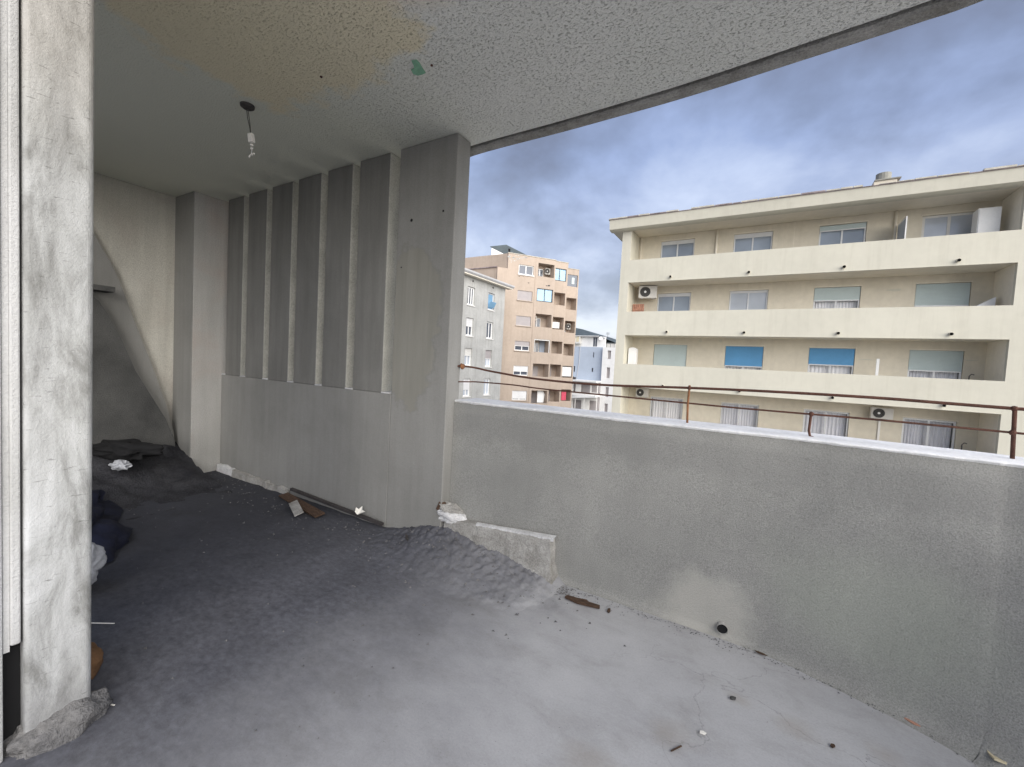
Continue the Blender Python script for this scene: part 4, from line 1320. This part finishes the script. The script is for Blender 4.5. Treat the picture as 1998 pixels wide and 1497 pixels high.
# left return faces (world plan, turned into the block's frame)
A = [(-25.676, 39.174), (-33.5, 39.35), (-33.5, 46.0), (-31.0, 46.0)]
core = [loc_(*p) for p in A]
MB().prism([(-1.22, 0.221)] + [(core[1][0], core[1][1]), (core[2][0], core[2][1]), (3.0, 8.0), (1.2, 3.0), (1.2, 0.221)], -14.2, 11.69).build('left_block', 'peach', ob)
B = [loc_(-24.95, 40.16), loc_(-33.0, 40.35), loc_(-33.0, 46.0)]
MB().prism([(-0.02, 0.221), B[1], B[2], (3.2, 7.0), (1.0, 2.5), (1.0, 0.221)], 11.692, TOP - 0.001).build('attic_block', 'peach', ob)
# parapet weathering strips and ledge
lw = [loc_(-25.7, 39.15), loc_(-33.4, 39.32), loc_(-33.4, 39.7), loc_(-25.9, 39.5)]
MB().prism(lw, 11.70, 11.80).build('ledge_tiles', 'tile', ob)
MB().box(-0.06, 5.99, -0.05, 0.27, TOP, TOP + 0.07).build('parapet_cap', 'flashing', ob)
MB().box(5.96, 8.60, 1.72, 2.04, 13.80, 13.86).build('parapet_cap', 'flashing', ob)
MB().box(8.57, 11.18, 3.47, 3.79, 13.62, 13.68).build('parapet_cap', 'flashing', ob)
MB().box(0.9, 5.74, 0.5, 7.0, TOP - 0.4, TOP - 0.1).build('flat_roof', 'gutter', ob)
MB().box(3.38, 3.44, -0.035, -0.001, -14.2, TOP - 0.05).build('wall_rib', 'peach', ob)
# peeling paint under the parapet
random.seed(21)
pk = 0
for k in range(46):
    u_ = random.gauss(0.5, 0.9)
    z_ = 12.85 + 0.12 * u_ + random.gauss(0, 0.22) - 0.25 * max(0, -u_)
    if not (-0.0 < u_ < 3.2 and z_ < 13.3) or (1.2 < u_ and z_ < 12.5):
        continue
    s_ = random.uniform(0.03, 0.11)
    pts = [(u_ + s_ * random.uniform(0.6, 1.8) * math.cos(a), z_ + s_ * random.uniform(0.4, 1.0) * math.sin(a)) for a in [2 * math.pi * j / 7 for j in range(7)]]
    MB().prism(pts, -0.006, -0.001, 'y').build('peeled_patch', 'greywall', ob)
for (u_, z_, s_) in ((5.2, 10.4, 0.13), (4.9, 10.35, 0.08), (2.6, 10.4, 0.07), (1.4, 11.0, 0.06), (1.9, 11.05, 0.05)):
    pts = [(u_ + s_ * random.uniform(0.8, 1.8) * math.cos(a), z_ + s_ * 0.7 * math.sin(a)) for a in [2 * math.pi * j / 7 for j in range(7)]]
    MB().prism(pts, -0.006, -0.001, 'y').build('peeled_patch', 'metaldark', ob)
wsp = [dict(pane='panedark', frame='white', sill='white'), dict(pane='panedark', shut=0.97, shut_mat='shut_grey', frame='alu', sill='peach'), dict(pane='panedark', shut=0.97, shut_mat='shut_grey', frame='alu', sill='peach'),
       dict(pane='panedark', shut=0.48, shut_mat='shut_grey', frame='white', sill='peach'), dict(pane='panedark', shut=0.55, shut_mat='shut_white', frame='white', sill='peach'),
       dict(pane='panedark', shut=0.80, shut_mat='shut_white', frame='white', sill='peach'), dict(pane='panedark', frame='white', sill='peach')]
for t_, sp in zip(wt, wsp):
    window(ob, 1.32, 3.15, t_ - 1.09, t_ - 0.01, 0.10, fw=0.09, **sp)


def loggia(u0, u1, z0, z1, y, kind, depth=1.35):
    lg = MB()
    yb = y + depth
    zf = z0 - 1.0
    lg.quad((u0, yb, zf), (u1, yb, zf), (u1, yb, z1), (u0, yb, z1))
    lg.quad((u0, y + 0.22, zf), (u0, yb, zf), (u0, yb, z1), (u0, y + 0.22, z1))
    lg.quad((u1, yb, zf), (u1, y + 0.22, zf), (u1, y + 0.22, z1), (u1, yb, z1))
    lg.quad((u0, yb, z1), (u1, yb, z1), (u1, y + 0.22, z1), (u0, y + 0.22, z1))
    lg.quad((u0, y + 0.22, zf), (u1, y + 0.22, zf), (u1, yb, zf), (u0, yb, zf))
    l_ = lg.build('loggia', 'peachdark', ob, fix=False)
    w_ = u1 - u0
    if kind == 'glazed':
        f_ = MB().box(u0, u0 + 0.08, y + 0.06, y + 0.12, z0, z1).box(u1 - 0.08, u1, y + 0.06, y + 0.12, z0, z1).box(u0 + 0.08, u1 - 0.08, y + 0.061, y + 0.119, z1 - 0.1, z1).box(u0 + 0.08, u1 - 0.08, y + 0.061, y + 0.119, z0, z0 + 0.1)
        f_.box((u0 + u1) / 2 - 0.05, (u0 + u1) / 2 + 0.05, y + 0.062, y + 0.118, z0 + 0.1, z1 - 0.1)
        f_.build('glazing_frame', 'slate', l_)
        for k in range(2):
            a = u0 + 0.08 + k * (w_ / 2 - 0.03)
            MB().quad((a, y + 0.09, z0 + 0.1), (a + w_ / 2 - 0.13, y + 0.09, z0 + 0.1), (a + w_ / 2 - 0.13, y + 0.09, z1 - 0.1), (a, y + 0.09, z1 - 0.1)).build('pane', 'paneblue', l_, fix=False)
    elif kind == 'dark':
        MB().quad((u0, y + 0.09, z0), (u1, y + 0.09, z0), (u1, y + 0.09, z1), (u0, y + 0.09, z1)).build('pane', 'panedark', l_, fix=False)
        MB().box(u0 + 0.9, u0 + 1.3, y + 0.05, y + 0.085, z0 + 0.35, z1 - 0.35).build('window_leaf', 'shut_pale', l_)
    else:
        d0 = u0 + w_ * (0.12 if kind != 'door' else 0.0)
        d1 = d0 + w_ * 0.5
        dw = MB().box(d0, d0 + 0.08, yb - 0.08, yb - 0.005, zf + 0.05, z1 - 0.35).box(d1 - 0.08, d1, yb - 0.08, yb - 0.005, zf + 0.05, z1 - 0.35).box(d0 + 0.08, d1 - 0.08, yb - 0.079, yb - 0.006, z1 - 0.45, z1 - 0.35)
        dw.box((d0 + d1) / 2 - 0.05, (d0 + d1) / 2 + 0.05, yb - 0.078, yb - 0.007, zf + 0.05, z1 - 0.45)
        dfr = dw.build('balcony_door', 'white' if kind != 'ac' else 'alu', l_)
        MB().quad((d0 + 0.08, yb - 0.03, zf + 0.05), (d1 - 0.08, yb - 0.03, zf + 0.05), (d1 - 0.08, yb - 0.03, z1 - 0.45), (d0 + 0.08, yb - 0.03, z1 - 0.45)).build('pane', 'panedark', dfr, fix=False)
        if kind == 'shutter':
            shutter_mb(d0, d1, z0 - 0.2, z1 - 0.3, yb - 0.12).build('roller_shutter', 'shut_grey', l_)
        if kind == 'white':
            shutter_mb(u0 + 0.05, u1 - 0.05, z0 + 0.15, z1 - 0.12, y + 0.12).build('roller_shutter', 'shut_white', l_)
        if kind == 'lit':
            MB().box(u0, u1, y + 0.06, y + 0.10, z1 - 0.12, z1).box(u0, u0 + 0.07, y + 0.06, y + 0.10, z0, z1 - 0.12).box(u1 - 0.07, u1, y + 0.06, y + 0.10, z0, z1 - 0.12).build('glazing_frame', 'white', l_)
            MB().quad((u0 + 0.02, yb - 0.10, zf + 0.1), (d0, yb - 0.10, zf + 0.1), (d0, yb - 0.10, z1 - 0.1), (u0 + 0.02, yb - 0.10, z1 - 0.1)).build('white_panel', 'white', l_)
            MB().box(d1 + 0.05, u1 - 0.05, yb - 0.12, yb - 0.06, zf, z1 - 0.1).build('white_panel', 'bluewall', l_)
    return l_


k1 = ['ac', 'glazed', 'dark2', 'lit', 'shutter', 'shutter', 'open']
k2 = ['glazed', 'door', 'door', 'door', 'shutter', 'shutter', 'open']
k3 = ['dark', 'door', 'ac', 'door', 'white', 'door', 'open']
for t_, k in zip(l1t, k1):
    loggia(3.72, 5.73, t_ - 1.5, t_, 0.0, k)
for t_, k in zip(l2t, k2):
    loggia(6.55, 8.355, t_ - 1.5, t_, 1.77, k)
for t_, k in zip(l3t, k3):
    loggia(9.25, 10.975, t_ - 1.5, t_, 3.52, k)


def ow(u_, w_, z_):
    return (PX + u_ * ca - w_ * sa, PY + u_ * sa + w_ * ca, z_)


ac_unit(ow(5.35, 0.95, 11.85), 'air conditioner high on the side wall of the top loggia of the peach block', ang, 0.62, 0.72, 0.35)
ac_unit(ow(4.0, 0.9, 6.35), 'air conditioner in the corner of the third loggia down on the peach block', ang, 0.5, 0.5, 0.32)
ac_unit(ow(10.5, 4.4, 6.0), 'air conditioner in the loggia at the right edge of the peach block', ang, 0.55, 0.75, 0.3)
ln = MB().grid([[(-0.5, 0.02 * math.sin(k * 2.1), 0.0), (0.5, 0.03 * math.cos(k * 1.7), -0.02 * k)] for k in range(2)])
cl_ = curtain_mb(-0.45, 0.5, -0.75, 0, 0, 3, 4).build('laundry', 'white')
tag(put(cl_, ow(7.55, 2.25, 6.55), ang), 'white laundry hanging in the middle bay of the peach block', 'laundry')
rd = MB().box(-0.35, 0.35, -0.03, 0.03, -0.55, 0.55).build('crimson_board', 'red', bevel=0.02)
tag(put(rd, ow(10.15, 3.9, -2.75), ang), 'crimson board standing in the lowest right loggia of the peach block', 'board')
shp = [(-0.4, -0.75), (0.45, -0.75), (0.55, 0.2), (0.35, 0.6), (-0.4, 0.7)]
sh_ = MB().prism(shp, -0.03, 0.03, 'y').build('white_sheet', 'white')
tag(put(sh_, ow(5.1, 0.45, -2.55), ang), 'white sheet hung in the lowest near loggia of the peach block', 'sheet')
# penthouse on its roof
ph = empty('roof_penthouse', 'small white rooftop stair hut with a sloping dark roof on the peach block', 'roof hut', (-28.12, 44.67, 13.3))
a_, b_, d2 = Vector((-29.68, 43.74)), Vector((-28.12, 44.67)), Vector((-25.92, 45.90))
e_ = a_ + (d2 - b_)
p4 = [a_, b_, d2, e_]
hts = [15.42, 15.74, 14.52, 14.22]
mb = MB()
mb.v = [(p.x + 28.12, p.y - 44.67, 0) for p in p4] + [(p.x + 28.12, p.y - 44.67, h_ - 13.3) for p, h_ in zip(p4, hts)]
# the hut's depth runs back from the a-b face
mb.f = [(0, 1, 5, 4), (1, 2, 6, 5), (2, 3, 7, 6), (3, 0, 4, 7), (4, 5, 6, 7)]
hb = Vector((-0.55, 1.2))
mb.build('hut_walls', 'white', ph)
mr = MB()
top_ = []
cen = sum((p for p in p4), Vector((0, 0))) / 4
for p, h_ in zip(p4, hts):
    q = cen + (p - cen) * 1.10
    top_.append((q.x + 28.12, q.y - 44.67, h_ - 13.3))
mr.v = [(x, y, z + 0.01) for x, y, z in top_] + [(x, y, z + 0.09) for x, y, z in top_]
mr.f = [(0, 1, 2, 3), (4, 5, 6, 7), (0, 1, 5, 4), (1, 2, 6, 5), (2, 3, 7, 6), (3, 0, 4, 7)]
mr.build('hut_roof', 'slate', ph)
u2 = (d2 - b_).normalized()
s0 = b_ + u2 * 0.25
s1 = b_ + u2 * 0.50
nv = Vector((u2.y, -u2.x)) * 0.03
sm = MB()
sm.quad((s0.x + nv.x + 28.12, s0.y + nv.y - 44.67, 1.35), (s1.x + nv.x + 28.12, s1.y + nv.y - 44.67, 1.35), (s1.x + nv.x + 28.12, s1.y + nv.y - 44.67, 2.05), (s0.x + nv.x + 28.12, s0.y + nv.y - 44.67, 2.05))
sm.build('slit_window', 'black', ph, fix=False)

# ------------------------------------------------------------------ pale blue building far down the street
BLX, BLY = -27.1, 74.6
bl = empty('pale_blue_building', 'pale blue and white building with a dark hipped roof far down the street', 'building', (BLX, BLY, 0))
wall_holes(-12, 2.70, -14.2, 5.0, 0, 0.3, [(0.30, 0.52, 3.05, 4.0), (0.20, 0.50, 0.4, 1.1), (-3.4, -3.1, 0.2, 1.3)]).build('front_wall', 'bluewall', bl)
MB().box(-12, 2.69, 0.55, 12, -14.2, 4.99).build('building_core', 'darkroom', bl)
wall_holes(-2.24, 2.45, 5.0, 6.95, 0.3, 0.25, [(0.05, 0.85, 5.1, 6.8)]).build('attic_wall', 'white', bl)
MB().box(-12, -2.25, 0.35, 8, 5.0, 7.0).build('attic_wall', 'offwhite', bl)
bw = MB().box(-3.95, -2.35, -0.25, 0.34, 5.55, 7.0).build('bay_window', 'offwhite', bl)
for x in (-3.75, -3.05):
    MB().box(x, x + 0.5, -0.27, -0.251, 5.9, 6.85).build('shutter_leaf', 'creampaper', bw)
MB().box(0.05, 0.85, 0.42, 0.48, 5.1, 6.8).build('window', 'panedark', bl)
MB().box(0.42, 0.47, 0.40, 0.419, 5.1, 6.8).build('window_mullion', 'white', bl)
MB().tube([(-2.3, -0.06, 5.0), (-2.32, -0.06, 2.0), (-2.5, -0.06, 0.3), (-2.6, -0.06, -1.2)], 0.05, 8).build('downpipe', 'gutter', bl)
rf = MB()
rf.v = [(-14, -0.4, 7.05), (1.3, -0.4, 6.98), (5.0, 2.0, 5.6), (-14, 5, 10.6), (-4, 5, 8.75), (2.0, 5, 7.1), (5.0, 5, 6.2), (-14, 12, 7), (5, 12, 6)]
rf.f = [(0, 1, 4, 3), (1, 5, 4), (1, 2, 6, 5), (3, 4, 5, 6, 8, 7)]
rf.build('hip_roof', 'slate', bl, fix=True)
MB().box(-14, 1.3, -0.45, -0.2, 6.93, 7.04).build('eaves_gutter', 'white', bl)
wr = wall_holes(2.38, 4.9, -14.2, 4.95, -0.8, 0.3, [(3.32, 3.95, 2.88, 4.4), (3.32, 3.95, -0.55, 1.35), (3.32, 3.95, -4.0, -2.2), (3.32, 3.95, -7.2, -5.2)])
wr.build('side_wing', 'white', bl)
MB().box(2.40, 4.88, -0.45, 8, -14.2, 4.94).build('wing_core', 'shut_grey', bl)
MB().box(1.9, 4.9, 0.9, 3, 4.95, 5.75).build('terrace_parapet', 'offwhite', bl)
for x in (2.6, 3.3, 4.0):
    MB().box(x, x + 0.05, 0.55, 0.6, 4.95, 5.95).build('terrace_post', 'slate', bl)
MB().box(2.58, 4.3, 0.54, 0.58, 5.86, 5.92).build('terrace_rail', 'slate', bl)
tv_ = MB().tube([(1.75, -0.5, 6.55), (1.80, -0.62, 6.58)], 0.34, 18).build('satellite_dish', 'white')
tag(put(tv_, (BLX, BLY, 0)), 'white satellite dish on the pale blue building', 'satellite dish')
# terraces lower down in front of it
tb = empty('terraced_annex', 'low white annex with balcony slabs in front of the pale blue building', 'building', (BLX, BLY - 3.0, 0))
wall_holes(-6, 2.3, -14.2, -1.5, 0.9, 0.25, [(-3.9, -2.9, -3.55, -1.7), (-2.4, -1.9, -3.55, -1.7), (-0.9, 0.9, -3.55, -1.7), (1.1, 2.2, -3.3, -1.9),
                                            (-3.6, -2.7, -6.8, -4.9), (-2.3, -0.6, -6.8, -4.9), (0.9, 2.2, -6.8, -4.8), (-5.5, -4.4, -6.8, -4.9)]).build('front_wall', 'offwhite', tb)
MB().box(-6, 2.3, 1.9, 6, -14.2, -1.55).build('room_interior', 'shut_grey', tb)
for z_, h_ in ((-1.45, 0.28), (-4.1, 0.3), (-7.4, 0.3)):
    MB().box(-6, 2.36, -0.3, 5, z_, z_ + h_).build('balcony_slab', 'white', tb)
MB().prism([(-6, -4.55), (-3.5, -4.4), (2.36, -3.75), (2.36, -4.1), (-6, -4.9)], -0.32, -0.22, 'y').build('sloping_parapet', 'white', tb)
for x in (-3.2, -1.5, 0.2):
    MB().box(x, x + 0.12, -0.1, 0.0, -7.2, -4.1).build('balcony_post', 'offwhite', tb)
tag(put(lump((0.55, 0.3, 0.25), 4, 0.5, 4, 3, flat=-0.2).build('rooftop_clutter', 'metaldark'), (BLX - 2.4, BLY - 2.5, -0.95)), 'dark clutter of pots on the annex roof', 'clutter')
# antenna
an_ = empty('roof_antenna', 'thin television antenna on the dark hipped roof', 'antenna', (BLX + 1.9, BLY + 3.0, 6.9))
MB().tube([(0, 0, -0.3), (0, 0, 1.1)], 0.03, 6).build('mast', 'wire', an_)
for k, z_ in enumerate((0.7, 0.85, 1.0)):
    MB().tube([(-0.35, 0, z_), (0.35, 0, z_)], 0.02, 5).build('antenna_rod', 'wire', an_)
